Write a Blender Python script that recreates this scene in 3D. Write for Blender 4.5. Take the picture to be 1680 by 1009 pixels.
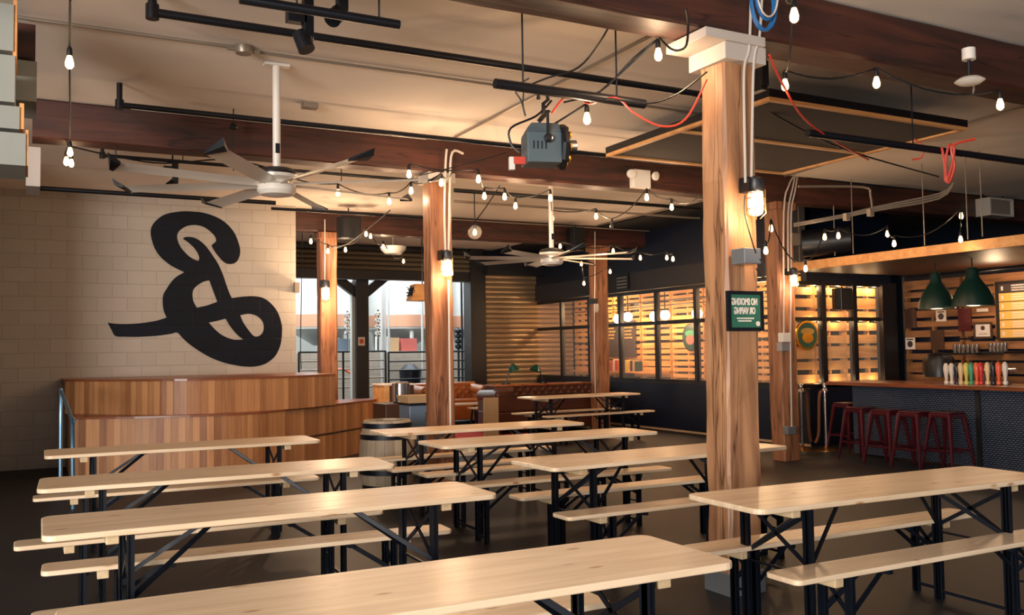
import bpy, bmesh, math, random
from mathutils import Vector, Matrix
random.seed(7)
for _o in list(bpy.data.objects): bpy.data.objects.remove(_o)
S = bpy.context.scene
C = S.collection
# ---------------------------------------------------------------- camera
RT = Vector((0.88387266, -0.46750048, -0.01457471))
UP = Vector((-0.00919078, -0.0485142, 0.99878021))
FW = Vector((0.46763731, 0.88266056, 0.04717707))
FPX = 1501.0
CAM = Vector((0, 0, 1.545))
cd = bpy.data.cameras.new('camera'); cam = bpy.data.objects.new('camera', cd); C.objects.link(cam)
m3 = Matrix((RT, UP, -FW)).transposed()
cam.matrix_world = Matrix.Translation(CAM) @ m3.to_4x4()
cd.sensor_width = 36.0; cd.lens = FPX/1680*36; cd.clip_start = 0.05; cd.clip_end = 200
S.camera = cam

def at(x, y, z=None, u=None, v=None, d=None):
    """point of the room seen at pixel x, y (1680 x 1009) at a height z, a plane u or v, or a depth d"""
    r = RT*((x-840)/FPX) + UP*((504.5-y)/FPX) + FW
    if d is not None: t = d
    elif z is not None: t = (z-CAM.z)/r.z
    elif u is not None: t = u/r.x
    else: t = v/r.y
    return CAM + r*t
# ---------------------------------------------------------------- world, exposure, lights
S.view_settings.view_transform = 'Standard'; S.view_settings.look = 'None'
S.view_settings.exposure = 0.0; S.view_settings.gamma = 1.0; S.view_settings.use_curve_mapping = False
w = bpy.data.worlds.new('world'); S.world = w; w.use_nodes = True
w.node_tree.nodes['Background'].inputs[0].default_value = (0.30, 0.50, 0.85, 1)
w.node_tree.nodes['Background'].inputs[1].default_value = 0.22

def area(name, loc, target, sx, sy, power, col, spread=180):
    l = bpy.data.lights.new(name, 'AREA'); l.shape = 'RECTANGLE'; l.size = sx; l.size_y = sy
    l.energy = power; l.color = col; l.spread = math.radians(spread)
    o = bpy.data.objects.new(name, l); C.objects.link(o); o.location = loc
    o.rotation_euler = (Vector(target)-Vector(loc)).to_track_quat('-Z', 'Y').to_euler()
    return o
def point(name, loc, power, col, r=0.04):
    l = bpy.data.lights.new(name, 'POINT'); l.energy = power; l.color = col; l.shadow_soft_size = r
    o = bpy.data.objects.new(name, l); C.objects.link(o); o.location = loc
    return o
WARM = (1.0, 0.66, 0.39)
area('window_daylight', (1.8, -3.5, 2.2), (3.2, 5, 1.8), 3, 2.2, 35, (1.0, 0.92, 0.84), 120)
area('side_window_daylight', (-7.2, -3.2, 1.9), (4, 8, 2.5), 5, 3.0, 1500, (1.0, 0.93, 0.86), 150)
area('skylight_brewery', (7.5, 22.5, 6.5), (7.5, 24, 0.5), 9, 5, 1250, (0.93, 0.98, 1.0))
area('brewery_front_light', (7.0, 20.2, 4.8), (7.4, 25, 2.0), 7, 2, 240, (0.95, 0.98, 1.0))
# ---------------------------------------------------------------- materials
def newmat(name):
    m = bpy.data.materials.new(name); m.use_nodes = True
    nt = m.node_tree; b = nt.nodes['Principled BSDF']
    return m, nt, b
def rgb(*c):
    return tuple(((x/255)/12.92 if x/255 <= 0.04045 else ((x/255+0.055)/1.055)**2.4) for x in c)+(1,)
def plain(name, c, rough=0.5, metal=0.0, emit=0, noise=0.0, scale=8, ec=None, bump=0.0):
    m, nt, b = newmat(name)
    b.inputs['Base Color'].default_value = c; b.inputs['Roughness'].default_value = rough; b.inputs['Metallic'].default_value = metal
    if emit:
        b.inputs['Emission Color'].default_value = ec or c; b.inputs['Emission Strength'].default_value = emit
    tc = nt.nodes.new('ShaderNodeTexCoord'); n = nt.nodes.new('ShaderNodeTexNoise'); n.inputs['Scale'].default_value = scale; n.inputs['Detail'].default_value = 5
    nt.links.new(tc.outputs['Object'], n.inputs['Vector'])
    if noise:
        mx = nt.nodes.new('ShaderNodeMix'); mx.data_type = 'RGBA'
        mx.inputs['A'].default_value = tuple(x*(1-noise) for x in c[:3])+(1,); mx.inputs['B'].default_value = tuple(min(1, x*(1+noise)) for x in c[:3])+(1,)
        nt.links.new(n.outputs['Fac'], mx.inputs['Factor']); nt.links.new(mx.outputs['Result'], b.inputs['Base Color'])
    if bump:
        bp = nt.nodes.new('ShaderNodeBump'); bp.inputs['Strength'].default_value = bump; bp.inputs['Distance'].default_value = 0.02
        nt.links.new(n.outputs['Fac'], bp.inputs['Height']); nt.links.new(bp.outputs['Normal'], b.inputs['Normal'])
    return m
def wood(name, dark, light, axis='X', stretch=14, scale=1.6, rough=0.5, bump=0.15, knots=False, cracks=False, coat=0.0, coords='Object', perobj=0.0):
    m, nt, b = newmat(name); N = nt.nodes.new; L = nt.links.new
    tc = N('ShaderNodeTexCoord'); mp = N('ShaderNodeMapping')
    sc = [scale*stretch]*3; sc['XYZ'.index(axis)] = scale
    mp.inputs['Scale'].default_value = sc
    L(tc.outputs[coords], mp.inputs['Vector'])
    oi = N('ShaderNodeObjectInfo'); ad = N('ShaderNodeVectorMath'); ad.operation = 'ADD'
    ml = N('ShaderNodeMath'); ml.operation = 'MULTIPLY'; ml.inputs[1].default_value = 37.0
    L(oi.outputs['Random'], ml.inputs[0]); L(mp.outputs['Vector'], ad.inputs[0]); L(ml.outputs[0], ad.inputs[1])
    n = N('ShaderNodeTexNoise'); n.inputs['Scale'].default_value = 1; n.inputs['Detail'].default_value = 6; n.inputs['Distortion'].default_value = 0.6
    L(ad.outputs[0], n.inputs['Vector'])
    r = N('ShaderNodeValToRGB'); r.color_ramp.elements[0].position = 0.3; r.color_ramp.elements[1].position = 0.7
    r.color_ramp.elements[0].color = dark; r.color_ramp.elements[1].color = light
    L(n.outputs['Fac'], r.inputs['Fac']); col = r.outputs['Color']
    if knots:
        m2 = N('ShaderNodeMapping'); s2 = [9]*3; s2['XYZ'.index(axis)] = 3.4; m2.inputs['Scale'].default_value = s2
        L(tc.outputs[coords], m2.inputs['Vector']); a2 = N('ShaderNodeVectorMath'); a2.operation = 'ADD'
        L(m2.outputs[0], a2.inputs[0]); L(ml.outputs[0], a2.inputs[1])
        v = N('ShaderNodeTexVoronoi'); v.inputs['Scale'].default_value = 1; L(a2.outputs[0], v.inputs['Vector'])
        kr = N('ShaderNodeValToRGB'); kr.color_ramp.elements[0].position = 0.05; kr.color_ramp.elements[1].position = 0.14
        kr.color_ramp.elements[0].color = (0.55, 0.36, 0.22, 1); kr.color_ramp.elements[1].color = (1, 1, 1, 1)
        L(v.outputs['Distance'], kr.inputs['Fac'])
        mx = N('ShaderNodeMix'); mx.data_type = 'RGBA'; mx.blend_type = 'MULTIPLY'; mx.inputs['Factor'].default_value = 1
        L(col, mx.inputs['A']); L(kr.outputs['Color'], mx.inputs['B']); col = mx.outputs['Result']
    height = n.outputs['Fac']
    if cracks:
        m3_ = N('ShaderNodeMapping'); s3 = [7]*3; s3['XYZ'.index(axis)] = 0.35; m3_.inputs['Scale'].default_value = s3
        L(tc.outputs[coords], m3_.inputs['Vector'])
        a3 = N('ShaderNodeVectorMath'); a3.operation = 'ADD'; L(m3_.outputs[0], a3.inputs[0]); L(ml.outputs[0], a3.inputs[1])
        v = N('ShaderNodeTexNoise'); v.inputs['Scale'].default_value = 1; v.inputs['Detail'].default_value = 3; L(a3.outputs[0], v.inputs['Vector'])
        kr = N('ShaderNodeValToRGB'); e = kr.color_ramp.elements; e[0].position = 0.488; e[0].color = (1, 1, 1, 1); e[1].position = 0.512; e[1].color = (1, 1, 1, 1)
        k = e.new(0.5); k.color = (0.12, 0.08, 0.06, 1)
        L(v.outputs['Fac'], kr.inputs['Fac'])
        mx = N('ShaderNodeMix'); mx.data_type = 'RGBA'; mx.blend_type = 'MULTIPLY'; mx.inputs['Factor'].default_value = 0.8
        L(col, mx.inputs['A']); L(kr.outputs['Color'], mx.inputs['B']); col = mx.outputs['Result']
    if perobj:
        hs = N('ShaderNodeMath'); hs.operation = 'MULTIPLY_ADD'; hs.inputs[1].default_value = perobj; hs.inputs[2].default_value = 1-perobj/2
        L(oi.outputs['Random'], hs.inputs[0]); mx = N('ShaderNodeMix'); mx.data_type = 'RGBA'; mx.blend_type = 'MULTIPLY'; mx.inputs['Factor'].default_value = 1
        L(col, mx.inputs['A']); L(hs.outputs[0], mx.inputs['B']); col = mx.outputs['Result']
    L(col, b.inputs['Base Color']); b.inputs['Roughness'].default_value = rough
    if coat: b.inputs['Coat Weight'].default_value = coat; b.inputs['Coat Roughness'].default_value = 0.26
    bp = N('ShaderNodeBump'); bp.inputs['Strength'].default_value = bump; bp.inputs['Distance'].default_value = 0.01
    L(height, bp.inputs['Height']); L(bp.outputs['Normal'], b.inputs['Normal'])
    return m
def stripes(name, dark, light, width, rough=0.4, coords='UV'):
    """vertical boards of varied tone, board index taken from U of the UV map (metres)"""
    m, nt, b = newmat(name); N = nt.nodes.new; L = nt.links.new
    tc = N('ShaderNodeTexCoord'); sp = N('ShaderNodeSeparateXYZ'); L(tc.outputs[coords], sp.inputs[0])
    dv = N('ShaderNodeMath'); dv.operation = 'DIVIDE'; dv.inputs[1].default_value = width; L(sp.outputs[0], dv.inputs[0])
    fl = N('ShaderNodeMath'); fl.operation = 'FLOOR'; L(dv.outputs[0], fl.inputs[0])
    wn = N('ShaderNodeTexWhiteNoise'); wn.noise_dimensions = '1D'; L(fl.outputs[0], wn.inputs['W'])
    n = N('ShaderNodeTexNoise'); mp = N('ShaderNodeMapping'); mp.inputs['Scale'].default_value = (30, 2.2, 1); L(tc.outputs[coords], mp.inputs['Vector'])
    ad = N('ShaderNodeVectorMath'); ad.operation = 'ADD'; L(mp.outputs[0], ad.inputs[0]); L(wn.outputs['Color'], ad.inputs[1]); L(ad.outputs[0], n.inputs['Vector'])
    n.inputs['Scale'].default_value = 1; n.inputs['Detail'].default_value = 4
    av = N('ShaderNodeMath'); av.operation = 'MULTIPLY_ADD'; av.inputs[1].default_value = 0.45; L(n.outputs['Fac'], av.inputs[0])
    h2 = N('ShaderNodeMath'); h2.operation = 'MULTIPLY'; h2.inputs[1].default_value = 0.55; L(wn.outputs['Value'], h2.inputs[0]); L(h2.outputs[0], av.inputs[2])
    r = N('ShaderNodeValToRGB'); r.color_ramp.elements[0].position = 0.1; r.color_ramp.elements[1].position = 0.9
    r.color_ramp.elements[0].color = dark; r.color_ramp.elements[1].color = light
    L(av.outputs[0], r.inputs['Fac'])
    fr = N('ShaderNodeMath'); fr.operation = 'FRACT'; L(dv.outputs[0], fr.inputs[0])
    lt = N('ShaderNodeMath'); lt.operation = 'GREATER_THAN'; lt.inputs[1].default_value = 0.05; L(fr.outputs[0], lt.inputs[0])
    mr = N('ShaderNodeMath'); mr.operation = 'MULTIPLY_ADD'; mr.inputs[1].default_value = 0.45; mr.inputs[2].default_value = 0.55; L(lt.outputs[0], mr.inputs[0])
    mx = N('ShaderNodeMix'); mx.data_type = 'RGBA'; mx.blend_type = 'MULTIPLY'; mx.inputs['Factor'].default_value = 1
    L(r.outputs['Color'], mx.inputs['A']); L(mr.outputs[0], mx.inputs['B']); L(mx.outputs['Result'], b.inputs['Base Color'])
    b.inputs['Roughness'].default_value = rough
    return m
def blocks(name, c1, c2, mortar, rough=0.45, bump=0.6, rot=(math.pi/2, 0, 0), bw=0.4, bh=0.2):
    m, nt, b = newmat(name); N = nt.nodes.new; L = nt.links.new
    tc = N('ShaderNodeTexCoord'); mp = N('ShaderNodeMapping'); mp.inputs['Rotation'].default_value = rot
    sp = N('ShaderNodeSeparateXYZ'); cb = N('ShaderNodeCombineXYZ'); L(tc.outputs['Object'], sp.inputs[0]); L(sp.outputs[0 if rot[2] == 0 else 1], cb.inputs[0]); L(sp.outputs[2], cb.inputs[1])
    br = N('ShaderNodeTexBrick'); br.inputs['Scale'].default_value = 1; br.inputs['Brick Width'].default_value = bw; br.inputs['Row Height'].default_value = bh
    br.inputs['Mortar Size'].default_value = 0.007; br.inputs['Mortar Smooth'].default_value = 0.3
    br.inputs['Color1'].default_value = c1; br.inputs['Color2'].default_value = c2; br.inputs['Mortar'].default_value = mortar
    L(cb.outputs[0], br.inputs['Vector']); L(br.outputs['Color'], b.inputs['Base Color'])
    n = N('ShaderNodeTexNoise'); n.inputs['Scale'].default_value = 25; L(tc.outputs['Object'], n.inputs['Vector'])
    iv = N('ShaderNodeMath'); iv.operation = 'MULTIPLY_ADD'; iv.inputs[1].default_value = -1.0; L(br.outputs['Fac'], iv.inputs[0])
    n2 = N('ShaderNodeMath'); n2.operation = 'MULTIPLY'; n2.inputs[1].default_value = 0.25; L(n.outputs['Fac'], n2.inputs[0]); L(n2.outputs[0], iv.inputs[2])
    bp = N('ShaderNodeBump'); bp.inputs['Strength'].default_value = bump; bp.inputs['Distance'].default_value = 0.012
    L(iv.outputs[0], bp.inputs['Height']); L(bp.outputs['Normal'], b.inputs['Normal']); b.inputs['Roughness'].default_value = rough
    return m
def glass(name, col=(1, 1, 1, 1), alpha=0.07, rough=0.03):
    m, nt, b = newmat(name)
    b.inputs['Base Color'].default_value = col; b.inputs['Roughness'].default_value = rough; b.inputs['Alpha'].default_value = alpha
    b.inputs['Specular IOR Level'].default_value = 0.6
    return m
M = {}
M['pine'] = wood('pine', rgb(210, 182, 148), rgb(232, 209, 179), 'X', 12, 1.5, 0.4, 0.05, knots=True, coat=0.25, perobj=0.08)
M['batten'] = wood('batten', rgb(182, 154, 116), rgb(208, 184, 148), 'Y', 12, 1.5, 0.5, 0.05)
M['blacksteel'] = plain('black_steel', rgb(10, 17, 28), 0.45, 0.3)
M['beam'] = wood('beam_wood', rgb(40, 20, 15), rgb(80, 40, 27), 'X', 9, 1.0, 0.55, 0.5, cracks=True)
M['post'] = wood('post_wood', rgb(112, 68, 44), rgb(170, 116, 80), 'Z', 9, 1.2, 0.55, 0.6, cracks=True)
M['postmain'] = wood('main_post_wood', rgb(122, 82, 56), rgb(186, 138, 98), 'Z', 9, 1.2, 0.5, 0.6, cracks=True)
M['stage'] = stripes('stage_boards', rgb(128, 78, 46), rgb(204, 148, 98), 0.085, 0.48)
M['stagetop'] = plain('stage_top', rgb(130, 72, 44), 0.3, noise=0.2, scale=6)
M['trimdark'] = plain('dark_trim', rgb(60, 28, 16), 0.4)
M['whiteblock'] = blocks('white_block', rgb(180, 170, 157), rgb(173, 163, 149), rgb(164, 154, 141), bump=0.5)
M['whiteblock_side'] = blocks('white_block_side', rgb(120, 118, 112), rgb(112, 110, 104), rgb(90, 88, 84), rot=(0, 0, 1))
M['logo'] = blocks('logo_paint', rgb(2, 8, 20), rgb(6, 14, 28), rgb(8, 13, 22), rough=0.5, bump=0.5); M['logo'].node_tree.nodes['Principled BSDF'].inputs['Specular IOR Level'].default_value = 0.2
M['ceil'] = plain('ceiling_paint', rgb(228, 216, 204), 0.8, noise=0.10, scale=0.9, bump=0.1)
M['ceilblack'] = plain('ceiling_black', rgb(14, 17, 24), 0.8)
M['floor'] = plain('floor_concrete', rgb(27, 28, 34), 0.52, noise=0.25, scale=1.6); M['floor'].node_tree.nodes['Principled BSDF'].inputs['Specular IOR Level'].default_value = 0.35
M['blackwall'] = plain('black_wall', rgb(2, 14, 34), 0.5, noise=0.1)
M['blackframe'] = plain('black_frame', rgb(18, 18, 22), 0.45)
M['header'] = plain('header_paint', rgb(44, 42, 44), 0.6)
M['pipe'] = plain('pipe_black', rgb(18, 20, 26), 0.4, 0.2)
M['conduit'] = plain('conduit_grey', rgb(150, 138, 124), 0.4, 0.5)
M['conduitwhite'] = plain('conduit_white', rgb(205, 196, 186), 0.35, 0.3)
M['cable'] = plain('cable_black', rgb(12, 14, 18), 0.5)
M['redcable'] = plain('cable_red', rgb(196, 62, 44), 0.45)
M['bluecable'] = plain('cable_blue', rgb(24, 92, 150), 0.45)
M['steel'] = plain('galvanised', rgb(160, 165, 170), 0.35, 0.7, noise=0.1)
M['capwhite'] = plain('cap_plate', rgb(176, 166, 158), 0.6)
M['fanblade'] = plain('fan_blade', rgb(226, 216, 202), 0.4, 0.0)
M['fanwhite'] = plain('fan_white', rgb(222, 214, 204), 0.3, 0.1)
M['shutter'] = plain('shutter_metal', rgb(146, 124, 96), 0.4, 0.5)
M['shutterdark'] = plain('shutter_housing', rgb(92, 82, 66), 0.5, 0.3)
M['palletw'] = wood('pallet_wood', rgb(196, 128, 60), rgb(236, 178, 104), 'Y', 8, 1.2, 0.6, 0.3, perobj=0.2)
M['palletx'] = wood('pallet_wood_x', rgb(196, 128, 60), rgb(236, 178, 104), 'X', 8, 1.2, 0.6, 0.3, perobj=0.2)
M['palletdim'] = wood('pallet_wood_dimmed', rgb(104, 66, 40), rgb(164, 112, 68), 'Y', 8, 1.2, 0.6, 0.3, perobj=0.3)  # pallet wood darkened, the dimness behind the bar put into its colour
M['frameorange'] = wood('frame_pine', rgb(200, 136, 76), rgb(228, 168, 104), 'X', 8, 1.2, 0.55, 0.1)
M['fabric'] = plain('acoustic_fabric', rgb(70, 60, 54), 0.9, noise=0.1, scale=40)
M['glass'] = glass('window_glass')
M['bulbglass'] = plain('bulb_glow', (1, 0.75, 0.45, 1), 0.3, emit=4.5, ec=(1.0, 0.60, 0.28, 1))
M['bulboff'] = plain('bulb_unlit', rgb(60, 50, 44), 0.2)
M['lampglow'] = plain('lamp_glow', (1, 0.85, 0.65, 1), 0.3, emit=22, ec=(1.0, 0.72, 0.42, 1))
M['globe'] = plain('globe_glow', (1, 0.9, 0.75, 1), 0.3, emit=12, ec=(1.0, 0.80, 0.55, 1))
M['jar'] = glass('jar_glass', (1, 0.95, 0.88, 1), 0.25)
M['green'] = plain('green_enamel', rgb(14, 62, 50), 0.3)
M['greendark'] = plain('green_shade', rgb(12, 42, 34), 0.4)
M['shadein'] = plain('shade_inside', rgb(232, 214, 180), 0.5)
M['bartop'] = wood('bar_top', rgb(104, 52, 28), rgb(156, 88, 50), 'Y', 9, 1.2, 0.28, 0.05, coat=0.4)
M['barpanel'] = blocks('bar_panel', rgb(84, 98, 118), rgb(76, 90, 110), rgb(20, 26, 38), rough=0.35, bump=1.0, rot=(0, 0, 1), bw=0.05, bh=0.025)
M['stool'] = plain('burgundy_metal', rgb(84, 26, 36), 0.3, 0.45)
M['chrome'] = plain('chrome', rgb(200, 195, 190), 0.15, 0.95)
M['brass'] = plain('brass', rgb(190, 140, 80), 0.2, 0.9)
M['rope'] = plain('rope_brown', rgb(104, 60, 34), 0.8, noise=0.3, scale=60)
M['barrel'] = stripes('barrel_staves', rgb(132, 114, 94), rgb(186, 168, 142), 0.11, 0.6)
M['leather'] = plain('leather_tan', rgb(158, 92, 48), 0.28, noise=0.2, scale=5)
M['leatherdark'] = plain('leather_brown', rgb(86, 48, 34), 0.28, noise=0.2, scale=5)
M['beige'] = plain('beige_panel', rgb(186, 156, 120), 0.5)
M['rug'] = plain('rug_red', rgb(196, 66, 62), 0.9, noise=0.35, scale=14)
M['bluegrey'] = plain('bluegrey_metal', rgb(110, 130, 150), 0.35, 0.3)
M['railblue'] = plain('rail_steel', rgb(92, 126, 152), 0.3, 0.6)
M['cardboard'] = plain('cardboard', rgb(186, 150, 108), 0.8)
M['tank'] = plain('tank_steel', rgb(205, 208, 206), 0.35, 0.35, noise=0.15, scale=1.5)
M['copper'] = plain('copper', rgb(206, 156, 128), 0.35, 0.45)
M['orange'] = plain('orange_paint', rgb(206, 88, 44), 0.5)
M['pinkbin'] = plain('faded_red', rgb(184, 96, 88), 0.6)
M['whitepaint'] = plain('white_paint', rgb(206, 210, 206), 0.6, noise=0.12, scale=2)
M['whitebox'] = plain('white_plastic', rgb(214, 208, 198), 0.5)
M['darkwood'] = plain('dark_wood', rgb(64, 38, 26), 0.5, noise=0.2)
M['greenpost'] = plain('sign_green', rgb(52, 104, 82), 0.4)
M['cream'] = plain('cream_letters', rgb(226, 212, 200), 0.6)
M['grey'] = plain('light_housing', rgb(72, 86, 92), 0.5)
M['gold'] = plain('gold_lens', rgb(214, 160, 60), 0.2, 0.9)
M['menu'] = plain('menu_panel', rgb(226, 176, 88), 0.5, emit=0.0)
M['menudark'] = plain('menu_dark', rgb(62, 50, 46), 0.5)
M['plank'] = plain('white_plank', rgb(140, 142, 134), 0.7, noise=0.12, scale=3)
for k, c in dict(tw=(214, 204, 190), tk=(24, 26, 32), tc=(216, 186, 140), ty=(206, 190, 90), tg=(60, 150, 110), to=(216, 92, 54), tr=(190, 44, 40), tb=(20, 24, 30)).items():
    M[k] = plain('tap_'+k, rgb(*c), 0.35)

# ---------------------------------------------------------------- mesh helpers
class MB:
    def __init__(s): s.bm = bmesh.new(); s.uv = s.bm.loops.layers.uv.new('UVMap')
    def face(s, vs, uvs=None):
        try: f = s.bm.faces.new(vs)
        except ValueError: return None
        if uvs:
            for l, q in zip(f.loops, uvs): l[s.uv].uv = q
        return f
    def hexa(s, p):   # 8 points: bottom 4, top 4 (ccw)
        v = [s.bm.verts.new(q) for q in p]
        for f in ((3, 2, 1, 0), (4, 5, 6, 7), (0, 1, 5, 4), (1, 2, 6, 5), (2, 3, 7, 6), (3, 0, 4, 7)): s.face([v[i] for i in f])
        return s
    def box(s, x0, x1, y0, y1, z0, z1):
        x0, x1 = sorted((x0, x1)); y0, y1 = sorted((y0, y1)); z0, z1 = sorted((z0, z1))
        return s.hexa([(x0, y0, z0), (x1, y0, z0), (x1, y1, z0), (x0, y1, z0), (x0, y0, z1), (x1, y0, z1), (x1, y1, z1), (x0, y1, z1)])
    def bar(s, a, b, wx, wy=None, up=(0, 0, 1)):
        a = Vector(a); b = Vector(b); wy = wy or wx; d = (b-a).normalized(); u = Vector(up)
        if abs(d.dot(u)) > 0.98: u = Vector((1, 0, 0))
        sx = d.cross(u).normalized()*wx/2; sy = sx.cross(d).normalized()*wy/2
        return s.hexa([a-sx-sy, a+sx-sy, a+sx+sy, a-sx+sy, b-sx-sy, b+sx-sy, b+sx+sy, b-sx+sy])
    def tube(s, pts, r, n=8, cap=True):
        pts = [Vector(p) for p in pts]; rings = []
        rs = r if isinstance(r, (list, tuple)) else [r]*len(pts)
        prev = None
        for i, p in enumerate(pts):
            d = (pts[min(i+1, len(pts)-1)]-pts[max(i-1, 0)]).normalized()
            if prev is None:
                u = Vector((0, 0, 1)) if abs(d.z) < 0.9 else Vector((1, 0, 0))
                a = d.cross(u).normalized()
            else:
                a = (prev-d*prev.dot(d)).normalized()
            prev = a; b = d.cross(a)
            rings.append([s.bm.verts.new(p+(a*math.cos(t)+b*math.sin(t))*rs[i]) for t in [2*math.pi*k/n for k in range(n)]])
        for q, w_ in zip(rings, rings[1:]):
            for k in range(n): s.face([q[k], q[(k+1) % n], w_[(k+1) % n], w_[k]])
        if cap: s.face(rings[0][::-1]); s.face(rings[-1])
        return s
    def lathe(s, prof, c=(0, 0, 0), n=20, ax=None, uvs=False):
        """profile of (radius, height) turned about Z (or about direction ax) at c"""
        c = Vector(c); q = Vector(ax).to_track_quat('Z', 'Y') if ax is not None else None
        rings = []
        for r_, z_ in prof:
            ring = []
            for k in range(n):
                t = 2*math.pi*k/n; p = Vector((r_*math.cos(t), r_*math.sin(t), z_))
                if q: p = q @ p
                ring.append(s.bm.verts.new(c+p))
            rings.append(ring)
        R_ = max(p[0] for p in prof)
        for i in range(len(rings)-1):
            for k in range(n):
                u0, u1 = 2*math.pi*R_*k/n, 2*math.pi*R_*(k+1)/n
                s.face([rings[i][k], rings[i][(k+1) % n], rings[i+1][(k+1) % n], rings[i+1][k]],
                       [(u0, prof[i][1]), (u1, prof[i][1]), (u1, prof[i+1][1]), (u0, prof[i+1][1])])
        if prof[0][0] > 1e-4: s.face(rings[0][::-1])
        if prof[-1][0] > 1e-4: s.face(rings[-1])
        return s
    def prism(s, poly, z0, z1):
        a = [s.bm.verts.new((p[0], p[1], z0)) for p in poly]; b = [s.bm.verts.new((p[0], p[1], z1)) for p in poly]; n = len(poly)
        acc = 0; us = [0]
        for i in range(n):
            acc += (Vector(poly[(i+1) % n][:2])-Vector(poly[i][:2])).length; us.append(acc)
        for i in range(n):
            s.face([a[i], a[(i+1) % n], b[(i+1) % n], b[i]], [(us[i], z0), (us[i+1], z0), (us[i+1], z1), (us[i], z1)])
        s.face(a[::-1]); s.face(b)
        return s
def obj(name, mb, mat, parent=None, smooth=False, bevel=0, seg=2, loc=None, weld=False):
    bm = mb.bm
    if weld: bmesh.ops.remove_doubles(bm, verts=bm.verts, dist=1e-5)
    bmesh.ops.recalc_face_normals(bm, faces=bm.faces)
    me = bpy.data.meshes.new(name)
    if parent is None and loc is None:   # origin at the base centre of the mesh
        xs = [v.co for v in bm.verts]
        lo = Vector([min(v[i] for v in xs) for i in range(3)]); hi = Vector([max(v[i] for v in xs) for i in range(3)])
        loc = Vector(((lo.x+hi.x)/2, (lo.y+hi.y)/2, lo.z)); bmesh.ops.translate(bm, verts=bm.verts, vec=-loc)
    bm.to_mesh(me); bm.free(); me.materials.append(M[mat] if isinstance(mat, str) else mat)
    if smooth:
        for p in me.polygons: p.use_smooth = True
        try: me.set_sharp_from_angle(angle=math.radians(38))
        except Exception: pass
    o = bpy.data.objects.new(name, me); C.objects.link(o)
    if parent: o.parent = parent
    if loc is not None: o.location = loc
    if bevel:
        b = o.modifiers.new('bevel', 'BEVEL'); b.width = bevel; b.segments = seg; b.limit_method = 'ANGLE'
    return o
def tag(o, label=None, cat=None, group=None, kind=None):
    if label: o['label'] = label
    if cat: o['category'] = cat
    if group: o['group'] = group
    if kind: o['kind'] = kind
    return o
def thing(name, loc, label, cat, group=None, rz=0):
    o = bpy.data.objects.new(name, None); C.objects.link(o); o.location = loc; o.rotation_euler = (0, 0, rz)
    o.empty_display_size = 0.1
    return tag(o, label, cat, group)
def struct(name, mb, mat, **k):
    o = obj(name, mb, mat, **k); o['kind'] = 'structure'; return o
def kids(o, table={}):
    return [c for c in C.objects if c.parent == o]
def copy_tree(o, parent=None):
    c = o.copy(); C.objects.link(c)
    if parent: c.parent = parent
    for ch in kids(o): copy_tree(ch, c)
    return c
def sag(a, b, drop, n=8):
    a = Vector(a); b = Vector(b)
    return [a.lerp(b, i/n)-Vector((0, 0, drop*4*(i/n)*(1-i/n))) for i in range(n+1)]
def smooth_pts(pts, n=4, closed=False):
    P = [Vector(p) for p in pts]; N_ = len(P); out = []
    for i in range(N_ if closed else N_-1):
        p0 = P[(i-1) % N_] if closed or i > 0 else P[i]; p1 = P[i]; p2 = P[(i+1) % N_]; p3 = P[(i+2) % N_] if closed or i+2 < N_ else p2
        for k in range(n):
            t = k/n; out.append(0.5*((2*p1)+(p2-p0)*t+(2*p0-5*p1+4*p2-p3)*t*t+(3*p1-p0-3*p2+p3)*t**3))
    if not closed: out.append(P[-1])
    return out
def text_mesh(txt, size, mirror=True):
    """letters as MB lying in XZ, facing -Y, centred"""
    cu = bpy.data.curves.new('t', 'FONT'); cu.body = txt; cu.size = size; cu.align_x = 'CENTER'; cu.align_y = 'CENTER'; cu.extrude = 0.0012; cu.offset = size*0.035
    cu.space_line = 0.85
    o = bpy.data.objects.new('t', cu); C.objects.link(o)
    dg = bpy.context.evaluated_depsgraph_get(); me = bpy.data.meshes.new_from_object(o.evaluated_get(dg))
    bpy.data.objects.remove(o); mb = MB(); mb.bm.from_mesh(me); bpy.data.meshes.remove(me)
    for v in mb.bm.verts:
        x, y, z = v.co; v.co = ((-x if mirror else x), -z, y)
    return mb

# ================================================================ SETTING
CZ = 3.9
struct('floor', MB().box(-6, 16, -6, 27, -0.1, 0), 'floor')
struct('ceiling', MB().box(-6, 9.6, -2.5, 19.2, CZ, CZ+0.1), 'ceil')
struct('ceiling', MB().box(9.6, 16, -2.5, 9.25, CZ, CZ+0.1), 'ceil')
struct('ceiling', MB().box(9.6, 16, 9.25, 19.2, CZ-0.03, CZ+0.1), 'ceilblack')
# white block wall with the painted letter
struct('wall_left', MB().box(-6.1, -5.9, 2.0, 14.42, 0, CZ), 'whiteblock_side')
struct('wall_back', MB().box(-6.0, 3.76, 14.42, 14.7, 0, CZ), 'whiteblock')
struct('wall_left', MB().box(-0.62, -0.46, 11.2, 14.42, 0, CZ), 'whiteblock_side')  # unseen wall piece; its near end is set to shade the block wall
struct('wall_right', MB().box(15.8, 16, -2.5, 19, 0, CZ), 'blackwall')
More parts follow.
